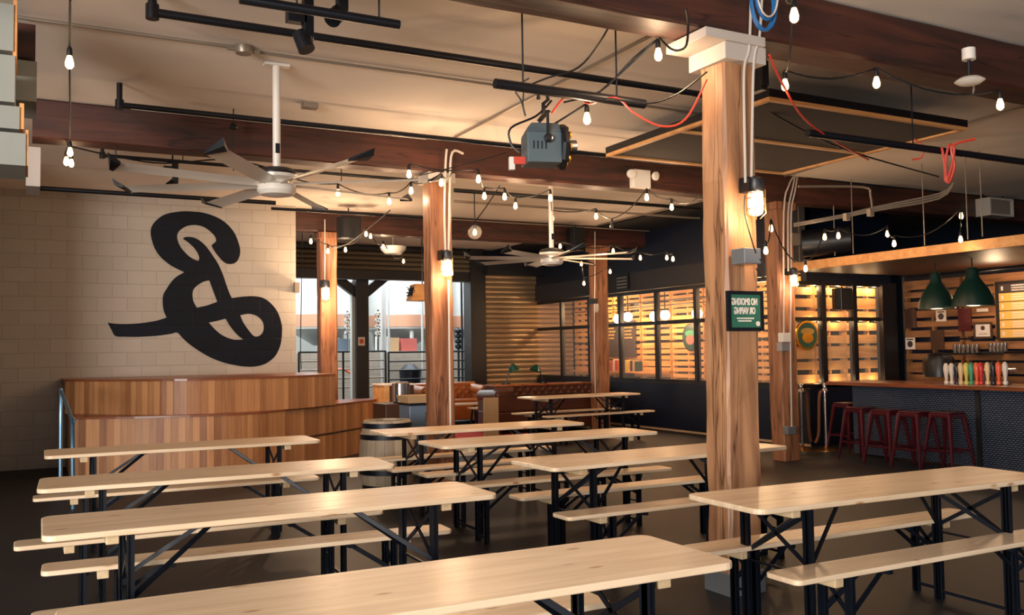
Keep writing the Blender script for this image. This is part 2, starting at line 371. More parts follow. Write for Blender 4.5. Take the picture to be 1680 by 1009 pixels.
# far wall in v = 19 : opening to the brewery, then the rolling shutter
VF = 19.0
struct('wall_far', MB().box(3.0, 4.85, VF, VF+0.25, 0, CZ), 'whitepaint')
struct('wall_far', MB().box(4.85, 9.0, VF, VF+0.25, 3.34, CZ), 'blackwall')
jamb = MB().box(8.95, 9.28, VF-0.1, VF+0.3, 0, CZ)
struct('wall_far', jamb, 'blackframe')
struct('wall_far', MB().box(9.28, 12.4, VF+0.12, VF+0.3, 0, CZ), 'blackwall')
struct('trim_1', MB().box(4.85, 9.0, VF-0.06, VF+0.2, 3.14, 3.34), 'blackframe')
def corrugated(x0, x1, y, z0, z1, pitch, depth):
    mb = MB(); prof = []; z = z0
    while z < z1-1e-6:
        prof += [(y, z), (y-depth*0.8, z+pitch*0.18), (y-depth, z+pitch*0.5), (y-depth*0.8, z+pitch*0.82)]; z += pitch
    prof.append((y, min(z, z1)))
    a = [mb.bm.verts.new((x0, p[0], p[1])) for p in prof]; b = [mb.bm.verts.new((x1, p[0], p[1])) for p in prof]
    for i in range(len(prof)-1): mb.face([a[i], b[i], b[i+1], a[i+1]])
    c = [mb.bm.verts.new((x0, y+0.03, p[1])) for p in (prof[0], prof[-1])]; d = [mb.bm.verts.new((x1, y+0.03, p[1])) for p in (prof[0], prof[-1])]
    mb.face([a[0], c[0], d[0], b[0]]); mb.face([a[-1], b[-1], d[1], c[1]]); mb.face([c[0], c[1], d[1], d[0]])
    return mb
t = thing('rolling_shutter', (10.0, VF, 0), 'closed bronze corrugated rolling shutter behind the lounge sofas', 'shutter')
obj('shutter_curtain', corrugated(-0.70, 1.72, 0.0, 0.0, 3.3, 0.115, 0.035), 'shutter', t)
obj('guide_rail', MB().box(-0.74, -0.66, -0.08, 0.04, 0, 3.3), 'blackframe', t)
obj('shutter_housing', MB().box(-0.74, 1.62, -0.35, 0.1, 3.3, 3.72), 'blackframe', t)
t = thing('rolling_shutter', (6.9, VF, 3.34), 'raised bronze rolling shutter above the brewery opening', 'shutter')
obj('shutter_curtain', corrugated(-2.02, 2.05, -0.02, 0.0, 0.42, 0.105, 0.05), 'shutterdark', t)
obj('guide_rail', MB().box(-2.06, 2.1, -0.14, 0.0, 0.42, 0.5), 'blackframe', t)

# ---- glazed partition along u = 10.7
U0 = 10.7; ZS, ZR, ZT = 0.93, 2.04, 2.66
struct('wall_partition', MB().box(U0, U0+0.12, 10.4, VF-0.02, 0, ZS-0.04), 'blackwall')
struct('wall_partition', MB().box(U0-0.02, U0+0.14, 10.4, VF-0.02, ZT+0.05, ZT+0.42), 'header')
struct('wall_partition', MB().box(U0+0.01, U0+0.12, 10.4, VF-0.02, ZT+0.42, CZ-0.03), 'blackwall')
struct('baseboard_partition', MB().box(U0-0.02, U0, 10.4, VF-0.05, 0, 0.035), 'beige')
vs = [VF-0.08, 17.83, 16.67, 15.5, 14.28, 13.1, 11.9, 10.75]
for i in range(len(vs)-1):
    v1, v0 = vs[i], vs[i+1]
    f = MB(); 
    for z in (ZS, ZR, ZT): f.box(U0, U0+0.07, v0, v1, z-0.035, z+0.035)
    f.box(U0-0.01, U0+0.08, v0-0.04, v0+0.04, ZS, ZT)
    o = struct('window_%d' % (i+1), f, 'blackframe', loc=(0, 0, 0))
    g = obj('window_pane', MB().box(U0+0.03, U0+0.036, v0+0.04, v1-0.0, ZS+0.03, ZR-0.03).box(U0+0.03, U0+0.036, v0+0.04, v1, ZR+0.03, ZT-0.03), 'glass', o)
f = MB().box(U0-0.03, U0+0.1, 14.2, 14.36, 0, CZ-0.05)
# ---- return wall in v = 10.4 with glazed pallets
VB = 10.4
struct('wall_return', MB().box(U0+0.14, 12.6, VB, VB+0.42, 0, 0.925), 'blackwall')
struct('wall_return', MB().box(U0, 12.6, VB, VB+0.12, 2.56, CZ-0.03), 'blackwall')
struct('wall_return', MB().box(U0, 12.6, VB+0.42, VB+0.5, 0.0, 2.6), 'blackwall')
xs = [at(1296, 520, v=VB).x, at(1351, 520, v=VB).x, at(1402, 520, v=VB).x, at(1447, 520, v=VB).x]
for i in range(3):
    f = MB()
    for z in (0.93, 1.97, 2.53): f.box(xs[i], xs[i+1], VB, VB+0.06, z-0.03, z+0.03)
    f.box(xs[i+1]-0.045, xs[i+1]+0.045, VB-0.02, VB+0.08, 0.93, 2.56)
    o = struct('window_%d' % (i+8), f, 'blackframe', loc=(0, 0, 0))
    obj('window_pane', MB().box(xs[i], xs[i+1]-0.045, VB+0.025, VB+0.03, 0.96, 1.94).box(xs[i], xs[i+1]-0.045, VB+0.025, VB+0.03, 2.0, 2.5), 'glass', o)
f = MB().box(at(1444, 520, v=VB).x, at(1467, 520, v=VB).x, VB-0.06, VB+0.02, 0.0, 2.56); struct('trim_2', f, 'blackframe')
# ---- room behind the partition
UA = 11.75
struct('wall_snug', MB().box(UA+0.12, UA+0.2, 10.95, VF+0.1, 0, 2.9), 'blackwall')
struct('ceiling', MB().box(U0+0.14, UA+0.2, 10.95, VF, 2.80, 2.88), 'frameorange')
# ---- bar back wall
UBK = 12.75
struct('wall_bar', MB().box(UBK+0.12, UBK+0.2, 2.0, VB, 0, 2.8), 'blackwall')

# ================================================================ PALLETS
def pallet_mesh(L, Hh, n, axis, seed, stringers=3):
    rn = random.Random(seed); mb = MB(); z = 0.0; hh = Hh/n
    def bx(a0, a1, t0, t1, z0, z1):
        if axis == 'Y': mb.box(t0, t1, a0, a1, z0, z1)
        else: mb.box(a0, a1, t0, t1, z0, z1)
    sgn = 1
    for i in range(n):
        gap = hh*rn.uniform(0.28, 0.42)
        if i % 3 == 2 and rn.random() < 0.5: gap = hh*0.06
        bx(0, L, 0, 0.018, z+gap/2, z+hh-gap/2); z += hh
    for k in range(stringers):
        a = (L-0.04)*k/(stringers-1); bx(a, a+0.04, 0.018, 0.1, 0, Hh)
    return mb
pal_a = 'pallets on the wall behind the glazed partition'
v = 11.0; i = 0; prev = None
spots_a = [11.0, 12.05, 13.1, 14.15, 15.2, 16.25, 17.3, 18.33]
words_a = ['behind the black oval sign', 'behind the rightmost hanging globe', 'under the paired globe lamps', 'beside the black menu board', 'behind the black menu board', 'above the row of books', 'beside the far window mullion', 'nearest the bronze shutter']
for j, v0 in enumerate(spots_a):
    for row, (z0, Hh, n) in enumerate(((0.55, 1.12, 9), (1.70, 1.08, 8))):
        m = pallet_mesh(1.0 if j < 7 else 0.62, Hh, n, 'Y', 10+j*2+row)
        o = obj('wooden_pallet', m, 'palletw', loc=(UA, v0, z0))
        tag(o, '%s wooden pallet on the snug wall, %s' % ('upper' if row else 'lower', words_a[j]), 'pallet', pal_a)
for j, x0 in enumerate((xs[0]-0.05, xs[1]+0.04, xs[2]+0.04)):
    wd = (xs[1]-xs[0]+0.16, xs[2]-xs[1]+0.08, 12.9-xs[2])[j]
    for row, (z0, Hh, n) in enumerate(((0.926, 0.83, 4), (1.76, 0.76, 4))):
        o = obj('wooden_pallet', pallet_mesh(wd-0.09, Hh, n, 'X', 40+j*2+row), 'palletx', loc=(x0, VB+0.22, z0))
        tag(o, '%s lit wooden pallet behind the glass beside the bar, %s' % ('upper' if row else 'lower', ('behind the green and gold shield', 'behind the hanging speaker', 'beside the thick black post')[j]), 'pallet', 'pallets behind the return glazing')
vb = VB-0.12; words_b = ['beside the thick black post', 'behind the small white poster', 'behind the left green pendant', 'behind the right green pendant', 'behind the tall menu board', 'at the right edge']
for j in range(6):
    v0 = 9.25-j*1.08
    for row, (z0, Hh, n) in enumerate(((0.75, 0.86, 5), (1.64, 0.95, 6))):
        o = obj('wooden_pallet', pallet_mesh(1.02, Hh, n, 'Y', 70+j*2+row), 'palletdim', loc=(UBK, v0, z0))
        tag(o, '%s dim wooden pallet on the wall behind the bar, %s' % ('upper' if row else 'lower', words_b[j]), 'pallet', 'pallets behind the bar')

# ================================================================ LETTER ON THE WALL
c1 = lambda L_: [(170+x/5.419, 330+y/5.419) for x, y in L_]
c2 = lambda L_: [(170+x/5.419, 460+y/5.419) for x, y in L_]
outer = c1([(760, 90), (860, 98), (950, 120), (1040, 160), (1110, 215), (1165, 285), (1200, 370), (1215, 440), (1205, 500), (1175, 545), (1125, 560), (1075, 545), (1025, 495), (990, 450), (965, 405), (963, 388), (980, 375), (1000, 352), (990, 315), (955, 275), (900, 235), (850, 217), (800, 212), (740, 222), (690, 250), (660, 285), (655, 330), (675, 390), (710, 440), (760, 490), (810, 520), (845, 530), (850, 500), (835, 460), (800, 410), (750, 365), (705, 335), (725, 320), (770, 318), (820, 330), (880, 370), (930, 425), (975, 490), (1020, 560), (1060, 650), (1090, 740), (1120, 820)]) + \
    c2([(1140, 157), (1230, 145), (1320, 140), (1400, 150), (1460, 180), (1520, 240), (1560, 310), (1583, 390), (1587, 450), (1580, 540), (1560, 610), (1520, 680), (1450, 735), (1370, 762), (1280, 768), (1180, 757), (1060, 728), (950, 685), (850, 628), (760, 565), (700, 510), (655, 465), (600, 475), (500, 490), (400, 498), (300, 503), (200, 502), (105, 495), (70, 440), (35, 375), (100, 385), (200, 388), (330, 380), (470, 358), (560, 330), (535, 270), (525, 200), (530, 130)]) + \
    c1([(560, 780), (600, 720), (650, 670), (718, 632), (650, 600), (580, 560), (510, 500), (460, 430), (430, 350), (418, 280), (430, 220), (470, 170), (540, 120), (630, 98), (700, 90)])
holes = [c2([(940, 0), (975, 95), (1010, 190), (920, 222), (830, 242), (800, 190), (790, 130), (800, 80), (840, 40), (890, 12)]),
         c2([(935, 375), (1010, 360), (1085, 340), (1120, 400), (1180, 475), (1240, 525), (1150, 525), (1060, 490), (990, 435)]),
         c2([(1215, 310), (1290, 297), (1360, 315), (1410, 360), (1425, 420), (1410, 470), (1370, 498), (1330, 490), (1280, 430), (1240, 370)])]
def resample(poly):
    P = [Vector(p) for p in poly]; n = len(P); out = []
    def corner(i):
        a = (P[i]-P[i-1]).normalized(); b = (P[(i+1) % n]-P[i]).normalized()
        return a.dot(b) < 0.45
    cs = [corner(i) for i in range(n)]
    for i in range(n):
        p1, p2 = P[i], P[(i+1) % n]; p0 = p1 if cs[i] else P[i-1]; p3 = p2 if cs[(i+1) % n] else P[(i+2) % n]
        for k in range(4):
            t = k/4; out.append(0.5*((2*p1)+(p2-p0)*t+(2*p0-5*p1+4*p2-p3)*t*t+(3*p1-p0-3*p2+p3)*t**3))
    return out
cu = bpy.data.curves.new('painted_letter', 'CURVE'); cu.dimensions = '2D'; cu.fill_mode = 'BOTH'; cu.extrude = 0.002
for poly in [outer]+holes:
    pts = [at(p.x, p.y, v=14.415) for p in resample(poly)]
    sp = cu.splines.new('POLY'); sp.points.add(len(pts)-1); sp.use_cyclic_u = True
    for q, p in zip(sp.points, pts): q.co = (p.x, p.z, 0, 1)
o = bpy.data.objects.new('t', cu); C.objects.link(o)
me = bpy.data.meshes.new_from_object(o.evaluated_get(bpy.context.evaluated_depsgraph_get())); bpy.data.objects.remove(o)
mb = MB(); mb.bm.from_mesh(me)
for q in mb.bm.verts: x, y, z = q.co; q.co = (x, 14.417+z*0.5, y)
o = obj('painted_letter', mb, 'logo', loc=(0, 0, 0))
tag(o, 'huge black script letter painted on the white block wall above the stage', 'wall lettering')

# ================================================================ STAGE
def tier(front_px, z, z0, back_v, right_close=None):
    fr = [at(x, y, z=z) for x, y in front_px]
    pts = [(p.x, p.y) for p in fr]
    poly = pts+[(pts[-1][0], back_v), (pts[0][0], back_v)]
    return poly
st = thing('stepped_stage', (1.8, 13.0, 0), 'curved two tier wooden stage seating below the painted letter', 'stage')
off = Vector((1.8, 13.0, 0))
def loc_poly(poly): return [(x-off.x, y-off.y) for x, y in poly]
def arcpts(px, z, n=5):
    P = [at(x, y, z=z) for x, y in px]; P = smooth_pts(P, n); return [(p.x, p.y) for p in P]
p1 = arcpts([(107, 622.8), (190, 622.6), (286, 621.8), (390, 619.2), (488, 616), (550, 613)], 1.25)
p2 = arcpts([(118, 685), (250, 682.5), (400, 677), (500, 668), (560, 661.5), (600, 656.8), (617, 655)], 0.8)
for nm, P, z1, z0 in (('upper_tier', p1, 1.25, 0.8), ('lower_tier', p2, 0.8, 0.0)):
    poly = loc_poly(P+[(P[-1][0], 14.41), (P[0][0], 14.41)])
    tr = obj(nm, MB().prism(poly, z0, z1-0.025), 'stage', st)
    lip = [(x, y-0.02) for x, y in P]
    obj('tread', MB().prism(loc_poly(lip+[(P[-1][0]+0.02, 14.41), (P[0][0]-0.02, 14.41)]), z1-0.025, z1), 'stagetop', tr)
m = MB(); q = [(x-off.x, y-off.y-0.012) for x, y in p2]
m.tube([(x, y, 0.385) for x, y in q], 0.014, 6); obj('trim_strip', m, 'trimdark', st)
# blue steel handrail at the left end of the stage
b0 = at(120, 835, z=0); vr = b0.y
pa = at(119, 690, v=vr); pb = at(102, 646, v=12.0); pb2 = at(101, 700, v=12.0)
m = MB().tube(smooth_pts([Vector((b0.x, b0.y, 0)), Vector((pa.x, vr, pa.z-0.05)), Vector((pa.x, vr+0.04, pa.z)), pb, Vector((pb.x-0.01, 12.05, pb.z-0.05)), Vector((pb.x-0.01, 12.05, 0.0))], 3), 0.022, 8)
tag(obj('stage_handrail', m, 'railblue', smooth=True), 'blue grey steel pipe handrail at the left end of the stage', 'handrail')

# ================================================================ BEAMS AND COLUMNS
def rough_box(x0, x1, y0, y1, z0, z1, seg, ax, amp, seed, shift=(0, 0), bev=0.015):
    """hewn timber: a long box with uneven faces, ax 0 or 2 is its length; shift moves the top end"""
    rn = random.Random(seed); mb = MB(); rings = []
    n = seg
    for i in range(n+1):
        f = i/n; j = [rn.uniform(-amp, amp) for _ in range(16)]
        b = bev*rn.uniform(0.7, 1.5)
        if ax == 2:
            sx, sy = shift[0]*f, shift[1]*f; z = z0+(z1-z0)*f
            c = [(x0+b, y0), (x1-b, y0), (x1, y0+b), (x1, y1-b), (x1-b, y1), (x0+b, y1), (x0, y1-b), (x0, y0+b)]
            rings.append([mb.bm.verts.new((p[0]+sx+j[k], p[1]+sy+j[k+8], z)) for k, p in enumerate(c)])
        else:
            x = x0+(x1-x0)*f
            c = [(y0+b, z0), (y1-b, z0), (y1, z0+b), (y1, z1-b), (y1-b, z1), (y0+b, z1), (y0, z1-b), (y0, z0+b)]
            rings.append([mb.bm.verts.new((x, p[0]+j[k], p[1]+j[k+8])) for k, p in enumerate(c)])
    for a, b_ in zip(rings, rings[1:]):
        for k in range(8): mb.face([a[k], a[(k+1) % 8], b_[(k+1) % 8], b_[k]])
    mb.face(rings[0][::-1]); mb.face(rings[-1]); return mb
for (x0, x1, y0, y1, lb) in ((-2.2, 15.7, 4.38, 4.68, 'dark timber ceiling beam nearest the camera, over the big bare post'),
                             (0.02, 15.7, 9.25, 9.52, 'long dark timber ceiling beam passing behind the hanging stage light'),
                             (3.80, 10.72, 14.58, 14.86, 'farthest dark timber ceiling beam, above the lounge column')):
    m = rough_box(x0, x1, y0, y1, 3.535, CZ-0.005, 40, 0, 0.004, int(y0*7))
    tag(obj('ceiling_beam', m, 'beam', loc=(0, 0, 0)), lb, 'beam')
def column(nm, x0, x1, y0, y1, shift, mat, lb, amp=0.004, cap='white', shoe=False, seed=1, z1=3.43):
    t = thing('timber_column', ((x0+x1)/2, (y0+y1)/2, 0), lb, 'column')
    cx, cy = (x0+x1)/2, (y0+y1)/2
    obj('post', rough_box(x0-cx, x1-cx, y0-cy, y1-cy, 0.0, z1, 18, 2, amp, seed, shift), mat, t)
    sx, sy = shift
    m = MB().box(x0-cx+sx-0.035, x1-cx+sx+0.035, y0-cy+sy-0.035, y1-cy+sy+0.035, z1-0.005, z1+0.1)
    if not shoe: obj('cap_block', m, cap, t, bevel=0.004)
    if shoe:
        obj('steel_shoe', MB().box(x0-cx-0.012, x1-cx+0.012, y0-cy-0.012, y1-cy+0.012, 0, 0.14), 'steel', t, bevel=0.004)
    return t
nb = at(1196, 878, v=4.46)
column('c', nb.x, nb.x+0.26, 4.45, 4.68, (3.885-nb.x, -0.03), 'postmain', 'thick pale hewn timber post in the foreground carrying the framed sign', 0.006, 'capwhite', True, 3, z1=3.36)
column('c', 9.04, 9.34, 9.27, 9.52, (-0.03, 0), 'post', 'timber post beside the bar with three thin conduits and a glowing lamp', 0.004, 'post', seed=4)
column('c', 3.935, 4.19, 9.27, 9.50, (-0.025, 0), 'post', 'reddish timber post behind the barrel with two white conduits', 0.004, 'capwhite', seed=5)
column('c', 9.54, 9.83, 14.6, 14.84, (0, 0), 'post', 'reddish timber post at the far table by the glazed partition', 0.004, 'post', seed=6)
column('c', 4.22, 4.50, 14.6, 14.84, (-0.01, 0), 'post', 'reddish timber post rising behind the stage at the wall end', 0.004, 'post', seed=8)
# white painted bracket at the head of the main post
m = MB().box(3.85, 4.19, 4.36, 4.72, 3.36, 3.47).box(3.68, 4.17, 4.34, 4.74, 3.47, 3.53)
tag(obj('beam_bracket', m, 'capwhite', bevel=0.004), 'stepped white painted bracket under the near beam on the big post', 'bracket')

# ================================================================ BEER TABLES AND BENCHES
def rounded_plate(L, W, z0, z1, r, seg=5):
    pts = []
    for cx, cy, a0 in ((L/2-r, W/2-r, 0), (-L/2+r, W/2-r, 90), (-L/2+r, -W/2+r, 180), (L/2-r, -W/2+r, 270)):
        for k in range(seg+1):
            a = math.radians(a0+90*k/seg); pts.append((cx+r*math.cos(a), cy+r*math.sin(a)))
    return MB().prism(pts, z0, z1)
def make_set(name, L, W, Hh, thick, legw, lx, ly, label, cat, group):
    t = thing(name, (0, 0, 0), label, cat, group)
    top = 'tabletop' if cat == 'table' else 'seat'
    obj(top, rounded_plate(L, W, Hh-thick, Hh, 0.055 if cat == 'table' else 0.035), 'pine', t, bevel=0.006)
    zt = Hh-thick; zb = zt-0.045
    for s in (-1, 1):
        obj('batten', MB().box(s*(lx+0.075)-0.028, s*(lx+0.075)+0.028, -W*0.40, W*0.40, zb, zt), 'batten', t, bevel=0.004)
        for q in (-1, 1):
            m = MB().box(s*lx-0.016, s*lx+0.016, q*ly-legw/2, q*ly+legw/2, 0.0, zt)
            m.box(s*lx-0.016, s*lx-0.012, q*ly-legw*0.9, q*ly+legw*0.9, 0.0, zt)
            obj('leg', m, 'blacksteel', t)
        zc1, zc0 = zt-0.03, zt-(0.30 if cat == 'table' else 0.2)
        m = MB().bar((s*lx, -ly, zc1), (s*lx, ly, zc0), 0.008, 0.022).bar((s*lx, ly, zc1), (s*lx, -ly, zc0), 0.008, 0.022)
        m.bar((s*lx, -ly, zc0-0.04), (s*lx, ly, zc0-0.04), 0.012, 0.012)
        obj('cross_brace', m, 'blacksteel', t)
        m = MB(); k = 0.40 if cat == 'table' else 0.26
        m.bar((s*lx, -ly, zt*0.60), (s*(lx-k), -0.05, zt-0.01), 0.012, 0.022).bar((s*lx, ly, zt*0.60), (s*(lx-k), 0.05, zt-0.01), 0.012, 0.022)
        m.bar((s*(lx-k), -0.1, zt-0.012), (s*(lx-k), 0.1, zt-0.012), 0.03, 0.02)
        obj('folding_stay', m, 'blacksteel', t)
        obj('foot_bar', MB().bar((s*lx, -ly, 0.05), (s*lx, ly, 0.05), 0.02, 0.02), 'blacksteel', t)
    return t
TW, BW_ = 0.58, 0.22
tables = [
 (0.073, 2.60, -0.012, 'pale pine beer table nearest the camera, cut off at the bottom edge'),
 (0.060, 4.46, -0.010, 'left pine beer table second from the camera, just behind the nearest one'),
 (0.053, 6.06, -0.040, 'left pine beer table third from the camera, in front of the barrel'),
 (0.123, 8.07, -0.012, 'left pine beer table farthest back, right before the stage'),
 (3.065, 3.32, -0.035, 'right pine beer table in the foreground, beside the big post'),
 (3.040, 5.19, 0.055, 'pine beer table passing behind the big post'),
 (3.000, 6.89, 0.010, 'middle pine beer table overlapping the one at the barrel'),
 (3.020, 8.24, -0.010, 'pine beer table whose left end hides part of the barrel'),
 (7.250, 12.96, 0.045, 'most distant pine beer table, beside the black partition')]
proto = make_set('beer_table', 2.2, TW, 0.775, 0.028, 0.034, 0.74, 0.235, '', 'table', 'folding pine beer tables')
for i, (u, v_, a, lb) in enumerate(tables):
    o = proto if i == 0 else copy_tree(proto)
    ca, sa = math.cos(a), math.sin(a)
    o.location = (u+1.1*ca-TW/2*sa, v_+1.1*sa+TW/2*ca, 0); o.rotation_euler.z = a; o['label'] = lb
def bench_from(px, py, corner, z=0.48):
    p = at(px, py, z=z); return p
benches = [
 (3.100, 3.12, -0.005, 'right foreground pine bench, in front of the right beer table'),
 (3.130, 3.79, -0.003, 'pine bench behind the right foreground table, running past the big post'),
 (3.165, 5.87, 0.01, 'pine bench on the far side of the table behind the big post'),
 (3.050, 5.03, 0.01, 'pine bench on the near side of the table behind the big post'),
 (2.905, 6.62, -0.008, 'pine bench on the near side of the middle table'),
 (-0.06, 5.92, 0.0, 'left pine bench sticking out furthest left, before the third table'),
 (0.067, 5.17, -0.045, 'left pine bench behind the second table, below its top'),
 (0.044, 7.85, -0.02, 'left pine bench under the near edge of the farthest left table'),
 (0.02, 4.18, -0.01, 'pine bench end peeking out behind the nearest table at bottom left'),
]
def nl_bench(x, y, a=0.0):
    p = at(x, y, z=0.48); return (p.x, p.y, a)
for px in ((645, 771.5, -0.005, 'pine bench on the near side of the table at the barrel'), (700, 780, 0.0, 'pine bench on the far side of the middle table'),
           (600, 756, 0.0, 'pine bench behind the barrel table, hidden at its left end'), (848, 678.5, 0.03, 'dim pine bench on the far side of the most distant table'),
           (900, 683.5, 0.045, 'pine bench on the near side of the most distant table')):
    p = at(px[0], px[1], z=0.48); benches.append((p.x, p.y, px[2], px[3]))
benches.append((0.05, 2.13, 0.0, 'pine bench underneath the nearest table at the bottom edge'))
proto = make_set('beer_bench', 2.2, BW_, 0.48, 0.026, 0.028, 0.74, 0.085, '', 'bench', 'folding pine benches')
far_b = (0.0, 3.28, 0.0, 'pine bench glimpsed under the right end of the nearest table')
for i, (u, v_, a, lb) in enumerate(benches[:-1]+[far_b]):
    o = proto if i == 0 else copy_tree(proto)
    ca, sa = math.cos(a), math.sin(a)
    o.location = (u+1.1*ca-BW_/2*sa, v_+1.1*sa+BW_/2*ca, 0); o.rotation_euler.z = a; o['label'] = lb

#PART2
# ================================================================ LAMPS ON THE COLUMNS
def wall_lamp(px, py, v_, label, power, s=1.0):
    p = at(px, py, v=v_); t = thing('caged_wall_lamp', p, label, 'wall lamp')
    obj('mount', MB().box(-0.05*s, 0.05*s, 0.02, 0.13, 0.09*s, 0.19*s), 'pipe', t, bevel=0.005)
    obj('socket_cap', MB().lathe([(0.02*s, 0.19*s), (0.055*s, 0.17*s), (0.06*s, 0.10*s), (0.05*s, 0.085*s)], n=16), 'pipe', t, smooth=True)
    j = obj('glass_jar', MB().lathe([(0.05*s, 0.10*s), (0.052*s, 0.0), (0.045*s, -0.06*s), (0.02*s, -0.075*s), (0.0, -0.078*s)], n=16), 'jar', t, smooth=True)
    obj('bulb', MB().lathe([(0.015*s, 0.08*s), (0.034*s, 0.03*s), (0.036*s, -0.01*s), (0.02*s, -0.045*s), (0, -0.05*s)], n=14), 'lampglow', j, smooth=True)
    m = MB()
    for k in range(4):
        a = math.pi/4+math.pi/2*k; x, y = 0.062*s*math.cos(a), 0.062*s*math.sin(a)
        m.tube([(x, y, 0.1*s), (x, y, -0.06*s), (x*0.4, y*0.4, -0.095*s)], 0.003, 5)
    for z in (0.04*s, -0.03*s): m.tube([(0.063*s*math.cos(a), 0.063*s*math.sin(a), z) for a in [2*math.pi*k/12 for k in range(13)]], 0.003, 5, cap=False)
    obj('wire_cage', m, 'brass', t)
    point('wall_lamp_light', p+Vector((0, -0.11 if power < 50 else -0.24, -0.06)), power, WARM, 0.04)
    return t
wall_lamp(1240, 336, 4.33, 'bright caged lamp high on the big foreground post', 14, 0.95)
wall_lamp(733, 441, 9.13, 'bright caged lamp on the post behind the barrel', 34, 1.1)
wall_lamp(534, 483, 14.45, 'bright caged lamp on the post behind the stage', 62, 1.25)
wall_lamp(1302, 461, 9.14, 'bright caged lamp on the conduit post near the bar', 20, 0.95)
p = at(1255, 467, v=9.4, ); t = thing('caged_wall_lamp', at(978, 500, v=14.45), 'unlit caged lamp on the post by the glazed partition', 'wall lamp')
obj('mount', MB().box(-0.05, 0.05, 0.02, 0.15, 0.02, 0.12), 'pipe', t); obj('glass_jar', MB().lathe([(0.05, 0.02), (0.052, -0.1), (0.03, -0.14), (0, -0.145)], n=14), 'jar', t, smooth=True)

# ================================================================ STRING LIGHTS
def festoon(label, bulbs, drop=0.10, extra=None, lit=None, power=5.0, ends=None, link=True):
    P = [at(x, y, d=d)+Vector((0, 0, 0.105)) for x, y, d in bulbs]
    t = thing('string_light', P[0], label, 'string light'); o0 = P[0]
    m = MB(); Q = ([at(*ends[0][:2], d=ends[0][2])] if ends and ends[0] else [])+P+([at(*ends[1][:2], d=ends[1][2])] if ends and ends[1] else [])
    if link:
        for a, b in zip(Q, Q[1:]):
            m.tube([q-o0 for q in sag(a, b, drop*min(1, (a-b).length/1.5))], 0.0075, 5)
    else:
        for a in P: m.tube([a-o0, a-o0+Vector((0, 0, 0.25))], 0.006, 5)
    obj('cord', m, 'cable', t)
    for i, p in enumerate(P):
        q = p-o0
        s = obj('bulb_socket', MB().lathe([(0.006, 0.0), (0.014, -0.015), (0.017, -0.035), (0.016, -0.062)], c=q, n=10), 'cable', t, smooth=True)
        on = not (lit and i in lit)
        obj('light_bulb', MB().lathe([(0.013, -0.060), (0.020, -0.083), (0.026, -0.107), (0.024, -0.128), (0.013, -0.141), (0, -0.145)], c=q, n=12), 'bulbglass' if on else 'bulboff', s, smooth=True)
        if on: point('bulb_light', p+Vector((0, 0, -0.21)), power, WARM, 0.03)
    return t
BP = 11.0
festoon('string of bulbs running away along the left wall', [(114, 103, 5.6), (115, 250, 8.1), (109, 265, 8.4), (117, 268, 9.0)], 0.02, ends=((115, 0, 5.0), None), power=2.0)
festoon('string of bulbs above the beam gap left of the barrel post', [(554.5, 316.7, 10.3), (638.6, 330.5, 10.9), (674.5, 313, 10.4), (724, 300, 9.7)], 0.12, ends=((440, 275, 10.0), (740, 285, 9.0)), power=BP*0.7)
festoon('string of bulbs under the second beam, around the fan rod', [(671, 286, 9.2), (785, 294, 9.4), (794.6, 322, 10.6), (828, 323, 10.7), (845.7, 338, 11.3), (903, 325, 10.8), (906, 358, 12.4)], 0.08, power=BP)
festoon('string of bulbs beneath the emergency light', [(978, 355, 12.4), (1004, 372, 11.8), (1061, 324, 10.6), (1102, 340, 11.4)], 0.08, lit=(1,), power=BP, ends=((906, 345, 12.3), (1150, 320, 10.0)))
festoon('two bulbs on the cord draped beside the hanging stage light', [(963, 195, 6.2), (1080, 90, 5.9)], 0.01, power=BP, ends=((890, 215, 6.4), None))
festoon('string of bulbs crossing right of the big post under the near beam', [(1303, 26, 5.0), (1288, 140, 6.3), (1438, 136, 6.4), (1641, 172, 6.5)], 0.15, power=0.9, ends=((1290, 0, 4.8), None))
festoon('string of bulbs in front of the brewery opening', [(510, 396, 14.0), (538, 412, 14.2), (566.7, 410, 14.8), (600.5, 384, 13.9), (608, 387.6, 14.6), (628.6, 404.8, 16.0), (662, 428.6, 17.6)], 0.15, power=BP)
festoon('string of bulbs above the glazed partition', [(919, 404, 15.6), (1006, 412, 15.4), (1050.5, 423, 15.4), (1094, 423, 15.0), (1104, 425, 14.6)], 0.15, power=4)
festoon('three bulbs hanging around the far lounge post', [(953.8, 433, 17.0), (958, 465, 17.0), (1001, 445.7, 17.0)], 0.1, power=4, ends=((950, 404, 17.2), None))
festoon('string of bulbs draped around the conduit post and over the bar', [(1256.5, 411.6, 9.6), (1265, 375, 10.2), (1321.7, 441, 11.0), (1353, 389, 11.4), (1375.5, 387, 11.5), (1456, 384, 11.6), (1467, 400, 11.2), (1577, 354.5, 11.2), (1576, 393, 11.0)], 0.25, power=2.2)
# clear round pendant
p = at(779, 381, d=13.4); t = thing('globe_pendant', p, 'clear glass globe pendant right of the barrel post', 'pendant lamp')
obj('glass_globe', MB().lathe([(0.03, 0.10)]+[(0.105*math.sin(a), 0.105*math.cos(a)) for a in [0.35+k*(math.pi-0.35)/9 for k in range(9)]]+[(0, -0.105)], n=18), 'jar', t, smooth=True)
s = obj('socket', MB().lathe([(0.008, 0.8), (0.008, 0.14), (0.03, 0.12), (0.03, 0.05)], n=10), 'pipe', t); obj('bulb', MB().lathe([(0.012, 0.05), (0.03, 0.01), (0.03, -0.03), (0, -0.055)], n=12), 'bulbglass', s, smooth=True)

